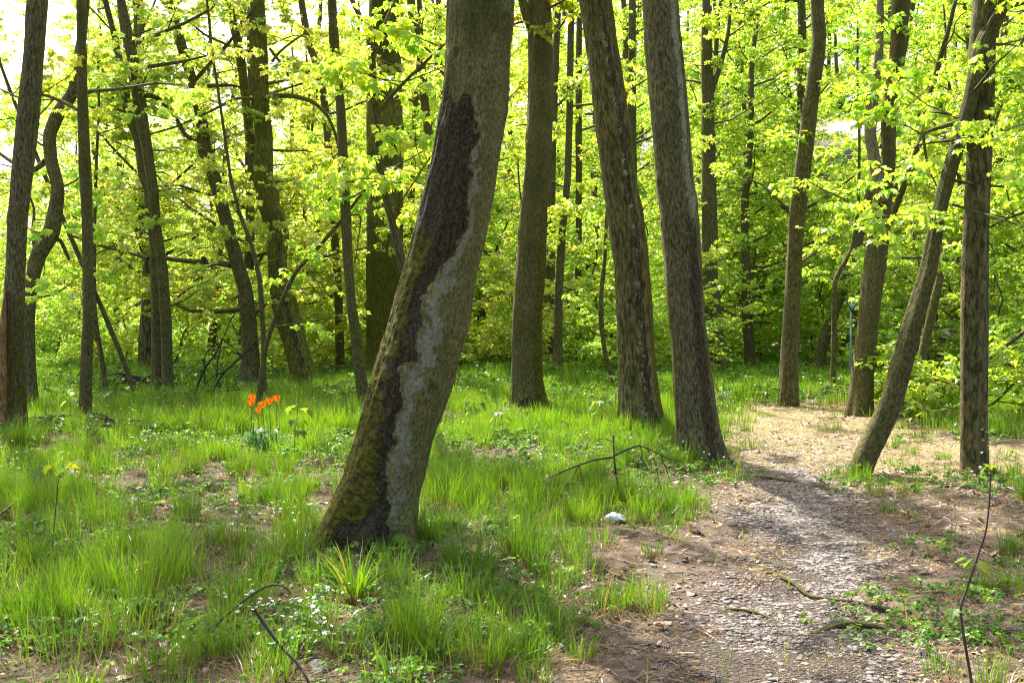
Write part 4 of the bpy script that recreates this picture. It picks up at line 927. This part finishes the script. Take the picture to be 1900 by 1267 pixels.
stick('fallen_stick', 'arched bare stick over the white flowers in the front grass', 'stick', [(300, 1225, 0, 4.4), (350, 1193, 0, 4.4), (395, 1163, 0, 4.4), (440, 1123, 0, 4.45), (480, 1094, 0, 4.5), (505, 1083, 0, 4.5), (528, 1086, 0, 4.5), (538, 1098, 0, 4.5)], .0068, M_STICK)
o = stick('fallen_stick', 'dark forked stick slanting down to the front edge of the picture', 'stick', [(472, 1130, 0, 3.9), (492, 1160, 0, 3.9), (522, 1200, 0, 3.88), (555, 1232, 0, 3.85), (572, 1262, 0, 3.82), (582, 1300, 0, 3.8), (590, 1380, 0, 3.8)], .0078, M_STICK, sub=[([(500, 1172, 3.9), (512, 1165, 3.88), (520, 1150, 3.87)], .0025), ([(555, 1232, 3.85), (545, 1250, 3.84), (540, 1262, 3.84)], .0025), ([(522, 1200, 3.88), (532, 1190, 3.86), (542, 1183, 3.85), (520, 1177, 3.85)], .004)])
stick('fallen_stick', 'cut brown stick poking in at the left edge of the picture', 'stick', [(-30, 985, .02), (0, 972, .06), (45, 948, .13)], .012, M_STICK)
stick('fallen_stick', 'mossy dark stick below the cut one at the left edge', 'stick', [(-30, 1010, .0), (10, 996, .02), (35, 985, .04), (62, 965, .06)], .010, M_TWIG)
stick('fallen_stick', 'pale broken stick lying on the bank beside the dead twig spray', 'stick', [(1178, 905, .03), (1205, 912, .03), (1240, 905, .05), (1272, 898, .07)], .011, M_DEAD)
stick('fallen_stick', 'forked dry stick sticking out of the meadow left of the tulips', 'stick', [(280, 812, 0), (300, 785, .15), (320, 765, .28), (340, 745, .42), (352, 730, .52)], .008, M_STICK)
stick('fallen_stick', 'straw-coloured stalk leaning in the front left grass', 'stick', [(188, 1248, .0), (165, 1200, .05), (145, 1160, .12)], .005, M_DEAD)
stick('fallen_log', 'weathered low beam lying behind the stout crooked tree', 'beam', [(500, 693, .12), (570, 691, .14), (650, 690, .12)], .07, M_DEAD)
# dead twig spray near the plastic
def spray(name, label, D, segs, mat, cat='dead branch'):
    mb = MB(); base = None
    for pts, r in segs:
        Q = np.array([at(p[0], p[1], D + (p[2] if len(p) > 2 else 0)) for p in pts]); base = Q[0] if base is None else base
        a, b, _ = resample(Q, np.linspace(r, r * .45, len(Q)), max(6, 4 * len(Q))); tube(mb, a, b, 6)
    return tag(mb.build(name, mat, loc=base), label, cat)
D1 = gp(1150, 935)[1]
spray('dead_branch', 'spreading dead twig spray standing beside the white plastic scrap', D1, [
    ([(1168, 950), (1150, 915), (1143, 880), (1139, 845), (1138, 808)], .011), ([(1138, 848), (1100, 853), (1050, 872), (1010, 890), (985, 900)], .008), ([(1140, 845), (1160, 835), (1187, 825), (1215, 838), (1246, 853)], .009),
    ([(1150, 915), (1125, 905), (1082, 897), (1030, 897), (990, 897)], .007), ([(1187, 825), (1192, 840), (1190, 850), (1204, 872)], .005), ([(1200, 832), (1214, 850), (1222, 890), (1230, 920)], .004), ([(1226, 845), (1236, 870), (1246, 900)], .004),
    ([(1074, 862), (1066, 880), (1052, 900)], .004), ([(1074, 862), (1082, 897)], .004), ([(1138, 821), (1122, 812), (1100, 820)], .004), ([(1205, 833), (1230, 824), (1256, 821)], .004), ([(1140, 850), (1150, 858), (1160, 868)], .003), ([(1150, 915), (1160, 930), (1168, 945)], .006)], M_STICK)
pb = [q for q in sc.objects if q.name.startswith('dead_branch')][0]
for (px, py) in [(1140, 872), (1143, 880), (1248, 854), (1160, 912), (1155, 908), (1026, 900), (1210, 842), (1030, 906)]:
    p = at(px, py, D1); DLs = MB(); inst(DLs, (fold(_m, -.6, -.5), LM[1]), rotm(np.array([rg.uniform(0, 6)]), np.array([-1.3]), np.array([.4])) * .045, p[None], rnd=rg.random(1))
    DLs.build('dead_leaf', M_DRY, pb, loc=np.array(pb.location))
# brush: arched dead branches behind the meadow
D2 = 16.5
spray('brush_heap', 'tangle of arching dead branches in front of the broad-footed tree', D2, [
    ([(360, 735), (372, 700), (385, 675), (402, 655), (412, 630)], 0.0216), ([(388, 740), (400, 715), (415, 690), (440, 670), (455, 655), (500, 610)], 0.0230), ([(402, 700), (404, 670), (410, 640), (425, 600), (440, 575)], 0.0130),
    ([(385, 738), (410, 725), (450, 722), (500, 728), (560, 733)], 0.0216), ([(380, 712), (378, 660), (395, 640), (410, 625), (380, 605), (320, 605)], 0.0101), ([(410, 628), (440, 650), (470, 690), (490, 720)], 0.0101), ([(415, 690), (390, 700), (370, 730)], 0.0130),
    ([(455, 655), (480, 640), (520, 600)], 0.0101), ([(400, 660), (360, 640), (330, 650)], 0.0072), ([(430, 735, -.5), (400, 728), (350, 745)], 0.0144), ([(425, 600), (445, 560), (470, 530)], 0.0072), ([(385, 675), (350, 690), (335, 720)], 0.0072)], M_TWIG)
rr_ = random.Random(5)
def heap(name, label, cx, cy, wpx, n, D, r, mat, h=.14):
    mb = MB(); base = gp(cx, cy)
    for i in range(n):
        L = rr_.uniform(.25, .9); a = rr_.gauss(0, .45) + (PI if rr_.random() < .5 else 0); x0 = base[0] + rr_.gauss(0, wpx / FPX * D * .35); y0 = base[1] + rr_.gauss(0, .18)
        P = np.array([[x0 + math.cos(a) * L * t, y0 + math.sin(a) * L * t * .5, 0] for t in (-.5, -.1, .2, .5)]); P[:, 2] = gh(P[:, 0], P[:, 1]) + np.array([.0, .5, .8, .6]) * rr_.uniform(.02, h * 2) + .01
        P[1:3] += rg.normal(0, .03, (2, 3)) * [1, 1, .4]; a_, b_, _ = resample(P, np.linspace(r * rr_.uniform(.5, 1.3), r * .35, 4), 8); tube(mb, a_, b_, 6)
    return tag(mb.build(name, mat, loc=base), label, 'branch heap', None)
D3 = gp(165, 785)[1]
heap('branch_heap', 'heap of dead branches around the foot of the slim left trunk', 168, 795, 120, 42, D3, .022, M_STICK, .12)
heap('branch_heap', 'low pile of dark brushwood right behind the plain straight trunk', 1530, 735, 130, 40, 15.5, .018, M_STICK, .12)
heap('branch_heap', 'dark fallen wood in the undergrowth left of the two dark stems', 250, 722, 120, 26, 17.5, .03, M_TWIG, .2)
# slates and plastic
def slab(name, label, px, py, L, Wd, T, mat, seed, cat='stone', tilt=(.05, .05), rz=.3):
    g = gp(px, py, .004); t = stone_t(seed, 12); V = t[0].copy(); V[:, 1] *= Wd / L * 1.3; V[:, 2] *= T / L * 4
    mb = MB(); inst(mb, (V * L / 2, t[1]), rotm(np.array([rz]), np.array([tilt[0]]), np.array([tilt[1]])), g[None], rnd=np.array([.55])); return tag(mb.build(name, mat, smooth=False, loc=g), label, cat)
slab('slate_stone', 'broad thin pale slate lying in the front grass near the white flowers', 592, 1228, .17, .09, .014, plain('pale_slate', (.24, .27, .25), (.15, .17, .16), 12), 31)
slab('flat_stone', 'longest rounded flat stone on the gravel near the front', 1582, 1208, .085, .035, .022, M_STONE, 32)
slab('flat_stone', 'grey flat stone beside the mossy elbow root', 636, 1172, .07, .045, .016, M_STONE, 33)
slab('flat_stone', 'large grey flat stone at the sunlit middle of the path', 1518, 955, .11, .07, .02, M_STONE, 34)
slab('flat_stone', 'dark flat stone on the bare bank near the fine root', 1212, 1049, .07, .03, .016, M_STONE, 35)
slab('flat_stone', 'grey flat stone on the path edge above the snaking root', 1585, 1118, .08, .03, .018, M_STONE, 36)
mP, ntP, outP = newmat('thin_white_plastic')
tcP = nd(ntP, 'ShaderNodeTexCoord').outputs['Object']; nP = noise(ntP, tcP, 40, 3, .6)
bP = nd(ntP, 'ShaderNodeBsdfPrincipled', {'Base Color': (.72, .73, .71, 1), 'Roughness': .35, 'Normal': nd(ntP, 'ShaderNodeBump', {'Height': nP, 'Strength': .6, 'Distance': .01}).outputs[0]})
ntP.links.new(bP.outputs[0], outP.inputs[0])
g = gp(1140, 968); nu, nv = 26, 16; U, V_ = np.meshgrid(np.linspace(-1, 1, nu), np.linspace(-1, 1, nv))
ex = .085 * (1 - .25 * np.maximum(0, U * V_)); X = U * ex + .012 * np.sin(V_ * 4); Y = V_ * .055 * (1 - .35 * np.abs(U) ** 2); Z = .014 + .045 * (1 - U ** 2) * (1 - V_ ** 4) * (.55 + .5 * n2(U, V_, 2.2, 3)) + .018 * (n2(U, V_, 5, 8) - .5) - .01 * np.abs(U)
ii = np.arange(nv - 1)[:, None] * nu; jj = np.arange(nu - 1)[None]; Qp = np.stack([ii + jj, ii + jj + 1, ii + nu + jj + 1, ii + nu + jj], -1).reshape(-1, 4)
mb = MB(); mb.add(np.stack([X + g[0], Y + g[1], Z + g[2]], -1), None, Qp); tag(mb.build('plastic_scrap', mP, loc=g), 'crumpled white plastic scrap lying on the bank beside the path', 'litter')

# ------------------------------------------------------------------ tulips and narcissi
def petal_mat():
    m, nt, out = newmat('tulip_petals'); t = attr(nt, 't').outputs['Fac']; e = attr(nt, 'edge').outputs['Fac']
    col = mixc(nt, ramp(nt, e, .25, .95), (.50, .012, .003), (.80, .20, .008)); col = mixc(nt, ramp(nt, t, .25, .0), col, (.60, .22, .015))
    d = nd(nt, 'ShaderNodeBsdfDiffuse', {'Color': col}); tr = nd(nt, 'ShaderNodeBsdfTranslucent', {'Color': mixc(nt, 1.0, col, (1.15, 1.0, .8), 'MULTIPLY')})
    mx = nd(nt, 'ShaderNodeMixShader', {0: .5}); nt.links.new(d.outputs[0], mx.inputs[1]); nt.links.new(tr.outputs[0], mx.inputs[2]); nt.links.new(mx.outputs[0], out.inputs[0]); return m
M_PET = petal_mat(); M_BLUE = leaf_mat('blue_green_leaves', [(.06, .15, .05), (.10, .22, .07)], trans=.35, rnd_obj=False, tint=(1, 1.2, .7), gloss=.02)
def strap(mb, p, az, L, wd, bend, rng, seg=7):
    t = np.linspace(0, 1, seg + 1); h = np.array([math.cos(az), math.sin(az)]); off = bend * t ** 2 * L; z = L * t * (1 - .45 * bend * t)
    c = np.stack([p[0] + h[0] * off, p[1] + h[1] * off, p[2] + z], 1); sd = np.array([-h[1], h[0], 0]); w_ = wd * np.sin(np.clip(t * .9 + .12, 0, 1) * PI) ** .6 * .5 + .001
    A = c - sd * w_[:, None] + np.array([h[0], h[1], 0]) * .25 * w_[:, None]; B = c + sd * w_[:, None] + np.array([h[0], h[1], 0]) * .25 * w_[:, None]
    V = np.stack([A, c, B], 1).reshape(-1, 3); Q = []
    for i in range(seg):
        for k in (0, 1): Q.append((3 * i + k, 3 * i + k + 1, 3 * i + k + 4, 3 * i + k + 3))
    mb.add(V, None, np.array(Q), rnd=rng.random())
DT = gp(490, 838)[1]
for i, (px, py, lab) in enumerate([(468, 737, 'topmost left orange tulip, half hiding another bloom below it'), (466, 747, 'orange tulip bloom tucked just under the topmost left one'), (479, 760, 'smallest and lowest orange tulip of the clump'),
        (487, 750, 'orange tulip third lowest, between the small low one and the middle ones'), (500, 744, 'orange tulip just left of the rightmost one, cupped and deep red below'), (513, 739, 'rightmost orange tulip with a broad blue-green leaf on its stem')]):
    rng = np.random.default_rng(i + 400); hd = at(px, py + 6, DT + rng.uniform(-.12, .12)); bx, by = hd[0] + rng.uniform(-.02, .02), hd[1]; b = np.array([bx, by, float(gh(bx, by))])
    root = empty('tulip', b, lab, 'tulip', None); s_ = .85 if i == 2 else 1.0
    mb = MB(); tube(mb, np.array([b, (b + hd) / 2 + [.008, 0, 0], hd]), [.0032, .003, .003], 6); mb.build('stem', M_BLUE, root, loc=b)
    mb = MB()
    for k in range(3): strap(mb, b, rng.uniform(0, 6.28), rng.uniform(.22, .34), .035, rng.uniform(.2, .6), rng)
    mb.build('leaf', M_BLUE, root, loc=b)
    fl = MB(); nu, nv = 7, 8
    for k in range(6):
        a0 = k / 6 * 2 * PI + rng.uniform(-.15, .15); inner = k % 2; R0 = (.030 if inner else .034) * s_; H = .062 * s_ * rng.uniform(.92, 1.08)
        vv = np.linspace(0, 1, nv)[:, None]; uu = np.linspace(-1, 1, nu)[None]
        prof = np.sin(np.clip(vv * 1.05 + .03, 0, 1) * PI * .62) ** .8; flare_ = 1 + (.25 if not inner else .05) * vv ** 3
        rad = R0 * prof * flare_; hw = .62 * np.sin(np.clip(vv * .93 + .04, 0, 1) * PI) ** .55; ang = a0 + uu * hw
        V = np.stack([hd[0] + rad * np.cos(ang), hd[1] + rad * np.sin(ang), hd[2] + H * vv * (1 - .06 * uu ** 2) + 0 * ang], -1)
        ii = np.arange(nv - 1)[:, None] * nu; jj = np.arange(nu - 1)[None]
        fl.add(V, None, np.stack([ii + jj, ii + jj + 1, ii + nu + jj + 1, ii + nu + jj], -1).reshape(-1, 4), t=(vv + 0 * uu).ravel(), edge=np.clip(np.abs(uu) * .8 + vv * .45, 0, 1).ravel() * (1 if not inner else .8))
    fl.build('flower', M_PET, root, loc=b)
M_CORONA = plain('narcissus_cup', (.8, .45, .05))
for i, (px, py, lab) in enumerate([(475, 797, 'leftmost white narcissus under the tulips'), (512, 800, 'rightmost white narcissus under the tulips'), (494, 808, 'lowest white narcissus under the tulips'), (485, 797, 'small white narcissus next to the leftmost one')]):
    rng = np.random.default_rng(i + 500); hd = at(px, py, DT - .25); b = np.array([hd[0] + .01, hd[1], float(gh(hd[0], hd[1]))]); root = empty('narcissus', b, lab, 'narcissus')
    mb = MB(); tube(mb, np.array([b, (b + hd) / 2, hd]), [.003, .003, .0025], 5); mb.build('stem', M_BLUE, root, loc=b)
    mb = MB()
    for k in range(14): strap(mb, b + np.append(rng.normal(0, .03, 2), 0), rng.uniform(0, 6.28), rng.uniform(.2, .36), .012, rng.uniform(.2, 1.1), rng)
    mb.build('leaf', M_BLUE, root, loc=b)
    mb = MB()
    Rf = rotm(np.array([-PI / 2]), np.array([.9]), np.array([0.]))[0]
    for k in range(6):
        a = k / 6 * 2 * PI; Rz = np.array([[math.cos(a), -math.sin(a), 0], [math.sin(a), math.cos(a), 0], [0, 0, 1]]); Pt = (np.array([(0, .1, 0), (-.42, .55, .05), (0, 1.1, .0), (.42, .55, .05)]) * .024) @ Rz.T @ np.array([[1, 0, 0], [0, .35, -1], [0, 1, .35]])
        mb.add(Pt + hd, [(0, 2, 1), (0, 3, 2)], None, rnd=.5)
    mb.build('flower', M_WHITE, root, loc=b)
    mb = MB(); tube(mb, np.array([hd, hd + [0, -.012, .003]]), [.004, .006], 8); mb.build('cup', M_CORONA, root, loc=b)

# ------------------------------------------------------------------ saplings
def sapling(label, D, stem, leaves, r=.006, lsz=.09, mat=None, leafm=None, name='maple_sapling', drop=-.45):
    pts = np.array([at(x, y, D) for x, y in stem]); base = pts[0].copy(); base[2] = min(base[2], float(gh(base[0], base[1])))
    root = empty(name, base, label, 'sapling'); a, b, _ = resample(pts, np.linspace(r, r * .45, len(pts)), 6 * len(pts)); mb = MB(); tube(mb, a, b, 8, bump=knots_bump(len(label), .25, 0, fine=False)); mb.build('stem', mat or M_STICK, root, loc=base)
    for (lx, ly, ax, ay, sc_) in leaves:
        p0 = at(ax, ay, D); p1 = at(lx, ly, D + rg.uniform(-.06, .06)); mb = MB(); tube(mb, np.array([p0, p1]), [.0015, .001], 4); az = math.atan2(p1[1] - p0[1] - .02, p1[0] - p0[0]) + rg.uniform(-.3, .3)
        inst(mb, LM, rotm(np.array([az]), np.array([drop + rg.uniform(-.25, .25)]), np.array([rg.uniform(-.3, .3)])) * lsz * sc_, p1[None], rnd=rg.random(1)); mb.build('leaf', leafm or M_SAP, root, loc=base)
    return root
DS = gp(90, 1040)[1]
sapling('maple seedling with big drooping grey-green leaves over the left grass', DS, [(92, 1045), (98, 1000), (104, 940), (108, 890), (112, 880)], [(80, 868, 110, 885, 1.2), (95, 862, 111, 883, 1.0), (125, 862, 112, 884, 1.15), (140, 856, 112, 882, 1.1), (112, 870, 111, 886, 1.0), (130, 872, 112, 886, .9)], .004, .078)
DS = gp(545, 850)[1]
sapling('slim maple seedling with three tiers of leaves right of the tulips', DS, [(545, 855), (548, 800), (551, 775), (553, 750)], [(540, 755, 553, 757, 1), (560, 758, 553, 757, 1), (570, 762, 553, 760, 1), (548, 752, 553, 755, .8), (545, 780, 551, 780, .9), (560, 780, 551, 780, .9), (552, 797, 549, 800, 1), (560, 800, 549, 800, .9)], .005, .085)
DS = gp(745, 1035)[1]
sapling('single bright maple leaf on a seedling at the foot of the leaning tree', DS - .05, [(742, 1040), (741, 1010), (742, 990)], [(743, 992, 742, 990, 1.1)], .002, .062, drop=-1.3)
DS = 3.75
sapling('bare crooked sapling with a few young leaves at the right front corner', DS, [(1812, 1330), (1800, 1250), (1786, 1170), (1781, 1125), (1795, 1090), (1806, 1055), (1818, 1020), (1830, 985), (1836, 930), (1838, 870)],
        [(1770, 1130, 1783, 1140, .8), (1800, 1040, 1808, 1052, .9), (1815, 1045, 1808, 1052, 1.0), (1790, 1036, 1808, 1052, .7), (1836, 862, 1838, 872, .7), (1828, 868, 1838, 875, .6), (1844, 912, 1836, 925, .3)], .0062, .06, mat=M_STICK)
DS = gp(1828, 878)[1]
sapling('thin white-tipped flower stalk right against the upright dark trunk', DS - .25, [(1829, 885), (1830, 850), (1828, 820), (1824, 790)], [(1822, 795, 1824, 795, .4), (1830, 800, 1827, 800, .4), (1824, 815, 1828, 815, .4), (1832, 825, 1829, 825, .4), (1822, 838, 1829, 838, .5), (1834, 850, 1830, 850, .4)], .003, .05, leafm=M_HERB, name='flower_stalk')
DS = gp(115, 790)[1]
sapling('pale leafy seedling left of the slim trunk with the branch heap', DS, [(131, 788), (131, 760), (130, 730)], [(122, 745, 131, 745, 1.1), (140, 750, 131, 750, 1.1), (120, 765, 131, 762, 1.0), (131, 728, 130, 732, .9), (138, 738, 130, 735, 1)], .004, .09, leafm=M_LEAFM)
DS = gp(705, 985)[1]
for i, (px, py, lab) in enumerate([(1115, 770, 'small seedling between the brown tree and the furrowed tree'), (930, 790, 'small pale seedling just left of the brown tree foot'), (640, 745, 'bare-stemmed seedling left of the slender curving trunk'), (880, 770, 'leafy seedling in the sunny grass right of the leaning tree')]):
    g = gp(px, py + 30)
    sapling(lab, g[1], [(px, py + 35), (px + 2, py), (px - 1, py - 30)], [(px - 10, py - 25, px, py - 20, 1), (px + 12, py - 22, px, py - 20, 1), (px + 3, py - 34, px, py - 28, 1), (px - 8, py - 5, px, py - 2, .9), (px + 9, py - 4, px, py - 2, .9), (px - 14, py - 16, px, py - 16, 1), (px + 15, py - 14, px, py - 16, .9), (px - 2, py - 26, px, py - 24, 1.1), (px + 5, py - 12, px, py - 10, 1), (px - 5, py + 6, px, py + 8, .8), (px + 6, py + 9, px, py + 8, .8)], .005, .085, leafm=M_SAP)

# ------------------------------------------------------------------ beyond the wood: sign, wall, lane, houses
def box(mb, c, s, rz=0):
    x, y, z = s[0] / 2, s[1] / 2, s[2] / 2; V = np.array([(a * x, b * y, d * z) for d in (-1, 1) for a, b in ((-1, -1), (1, -1), (1, 1), (-1, 1))])
    ca, sa = math.cos(rz), math.sin(rz); V = np.stack([V[:, 0] * ca - V[:, 1] * sa, V[:, 0] * sa + V[:, 1] * ca, V[:, 2]], 1) + np.array(c)
    mb.add(V, None, [(0, 3, 2, 1), (4, 5, 6, 7), (0, 1, 5, 4), (1, 2, 6, 5), (2, 3, 7, 6), (3, 0, 4, 7)])
M_POST = plain('grey_steel', (.22, .27, .29), (.16, .2, .22), 10, rough=.5); M_SGREEN = plain('sign_green', (.0, .15, .09), (.0, .12, .07), 8, rough=.5); M_SWHITE = plain('sign_white', (.45, .47, .44), (.4, .42, .4), 5, rough=.5)
D5 = 21.0; b = at(1578, 660, D5); b[2] = float(gh(b[0], b[1])); top = at(1578, 562, D5)[2]; root = empty('nature_reserve_sign', b, 'green-edged triangular sign on a slim grey post between the leaning stems', 'sign')
mb = MB(); tube(mb, np.array([b - [0, 0, .2], [b[0], b[1], top]]), [.022, .022], 12); mb.build('post', M_POST, root, loc=b)
def tri_plate(mb, c, hw, y, t):
    P = np.array([(-hw, 0, 0), (hw, 0, 0), (.12 * hw, 0, -hw * 1.6), (-.12 * hw, 0, -hw * 1.6)]); A = P + [c[0], y, c[2]]; B = P + [c[0], y + t, c[2]]
    mb.add(np.vstack([A, B]), None, [(0, 1, 2, 3)[::-1], (4, 5, 6, 7), (0, 1, 5, 4), (1, 2, 6, 5), (2, 3, 7, 6), (3, 0, 4, 7)])
c = np.array([b[0], b[1], top + .02]); mb = MB(); tri_plate(mb, c, .13, b[1] - .06, .02); mb.build('green_plate', M_SGREEN, root, smooth=False, loc=b)
mb = MB(); tri_plate(mb, c - [0, 0, .032], .080, b[1] - .064, .003); mb.build('white_field', M_SWHITE, root, smooth=False, loc=b)
M_WALL = plain('field_stone', (.34, .30, .27), (.20, .17, .16), 6, bump=.8, dist=.05); M_COPE = plain('wall_coping', (.30, .26, .24), (.2, .18, .16), 5)
D6 = 27.0; a = at(1590, 700, D6); mb = MB(); root = empty('stone_wall', (a[0] + 6, D6, 0), 'low grey stone retaining wall with pale coping behind the right-hand trees', 'wall')
zb = float(gh(a[0] + 5, D6)); box(mb, (a[0] + 7, D6 + .25, zb + .35), (14, .5, 1.1)); mb.build('wall', M_WALL, root, smooth=False, loc=root.location)
mb = MB(); box(mb, (a[0] + 7, D6 + .22, zb + .95), (14.1, .62, .1)); mb.build('coping', M_COPE, root, smooth=False, loc=root.location)
# lane: a sheet just above the ground
lx = np.linspace(8, 40, 60); lv = np.linspace(31, 36, 12); LX, LY = np.meshgrid(lx, lv); LY = LY + (LX - 8) * .02
ii = np.arange(11)[:, None] * 60; jj = np.arange(59)[None]; mb = MB(); mb.add(np.stack([LX, LY, gh(LX, LY) + .03], -1), None, np.stack([ii + jj, ii + jj + 1, ii + 60 + jj + 1, ii + 60 + jj], -1).reshape(-1, 4))
tag(mb.build('lane_road', plain('pale_lane', (.34, .31, .30), (.27, .25, .24), 3)), kind='structure')
M_PINK = plain('pink_plaster', (.42, .33, .31), (.36, .29, .27), 3); M_ROOF = plain('slate_roof', (.26, .22, .23), (.17, .15, .16), 8); M_GLASS = plain('window_glass', (.04, .05, .06), (.06, .07, .08), 2, rough=.1); M_RED = plain('red_balcony', (.16, .012, .02), (.11, .01, .015), 6); M_WF = plain('white_paint', (.7, .7, .72), (.62, .62, .65), 4)
def house(label, c, s, wallm, roofm, rz=0, wins=((-.3, .45), (.3, .45)), balcony=False, z=None):
    zb = float(gh(c[0], c[1])) - .5 if z is None else z; root = empty('house', (c[0], c[1], zb), label, 'house'); root.rotation_euler = (0, 0, rz)
    mb = MB(); box(mb, (0, 0, s[2] / 2), s); mb.build('wall', wallm, root, smooth=False)
    mb = MB(); x, y, h = s[0] / 2 + .35, s[1] / 2 + .35, s[2]; V = np.array([(-x, -y, h - .1), (x, -y, h - .1), (x, y, h - .1), (-x, y, h - .1), (-x, 0, h + y * .75), (x, 0, h + y * .75)]); V2 = V + [0, 0, .15]
    mb.add(V2, [(0, 4, 3), (1, 2, 5)], [(0, 1, 5, 4), (2, 3, 4, 5), (0, 3, 2, 1)]); mb.build('roof', roofm, root, smooth=False)
    for u, v in wins:
        mb = MB(); cx, cz = u * s[0], v * s[2]
        for (dx, dz, ww, hh) in ((-.5, 0, .09, 1.38), (.5, 0, .09, 1.38), (0, .66, .91, .08), (0, -.66, .91, .08), (0, 0, .05, 1.24)): box(mb, (cx + dx, -s[1] / 2 - .02, cz + dz), (ww, .08, hh))
        f = mb.build('window', M_WF, root, smooth=False); mb = MB(); box(mb, (cx, -s[1] / 2 - .005, cz), (.91, .02, 1.24)); mb.build('pane', M_GLASS, f, smooth=False)
    if balcony:
        mb = MB(); bx = s[0] * .05
        box(mb, (bx, -s[1] / 2 - .7, s[2] * .52), (4.2, 1.4, .14))
        for k in range(22): box(mb, (bx - 2.05 + k * .195, -s[1] / 2 - 1.36, s[2] * .52 + .55), (.11, .04, .84))
        box(mb, (bx, -s[1] / 2 - 1.36, s[2] * .52 + 1.03), (4.25, .08, .09)); mb.build('balcony', M_RED, root, smooth=False)
    return root
house('pinkish house with a dark red balcony seen through the leaves on the right', (16.5, 46), (11, 8, 5.6), M_PINK, M_ROOF, .1, ((-.38, .25), (-.22, .25), (-.38, .72), (.35, .25), (.38, .72)), True)
house('grey-roofed house glimpsed between the straight trunk and the grey lichened tree', (11.0, 55), (7, 7, 5.0), M_PINK, M_ROOF, -.2, ((-.25, .5), (.2, .5)))
house('small white-walled building far behind the trees on the left', (-26.5, 56), (6, 5, 2.8), M_WF, M_POST, .15, ((-.3, .5), (0, .5), (.3, .5)))
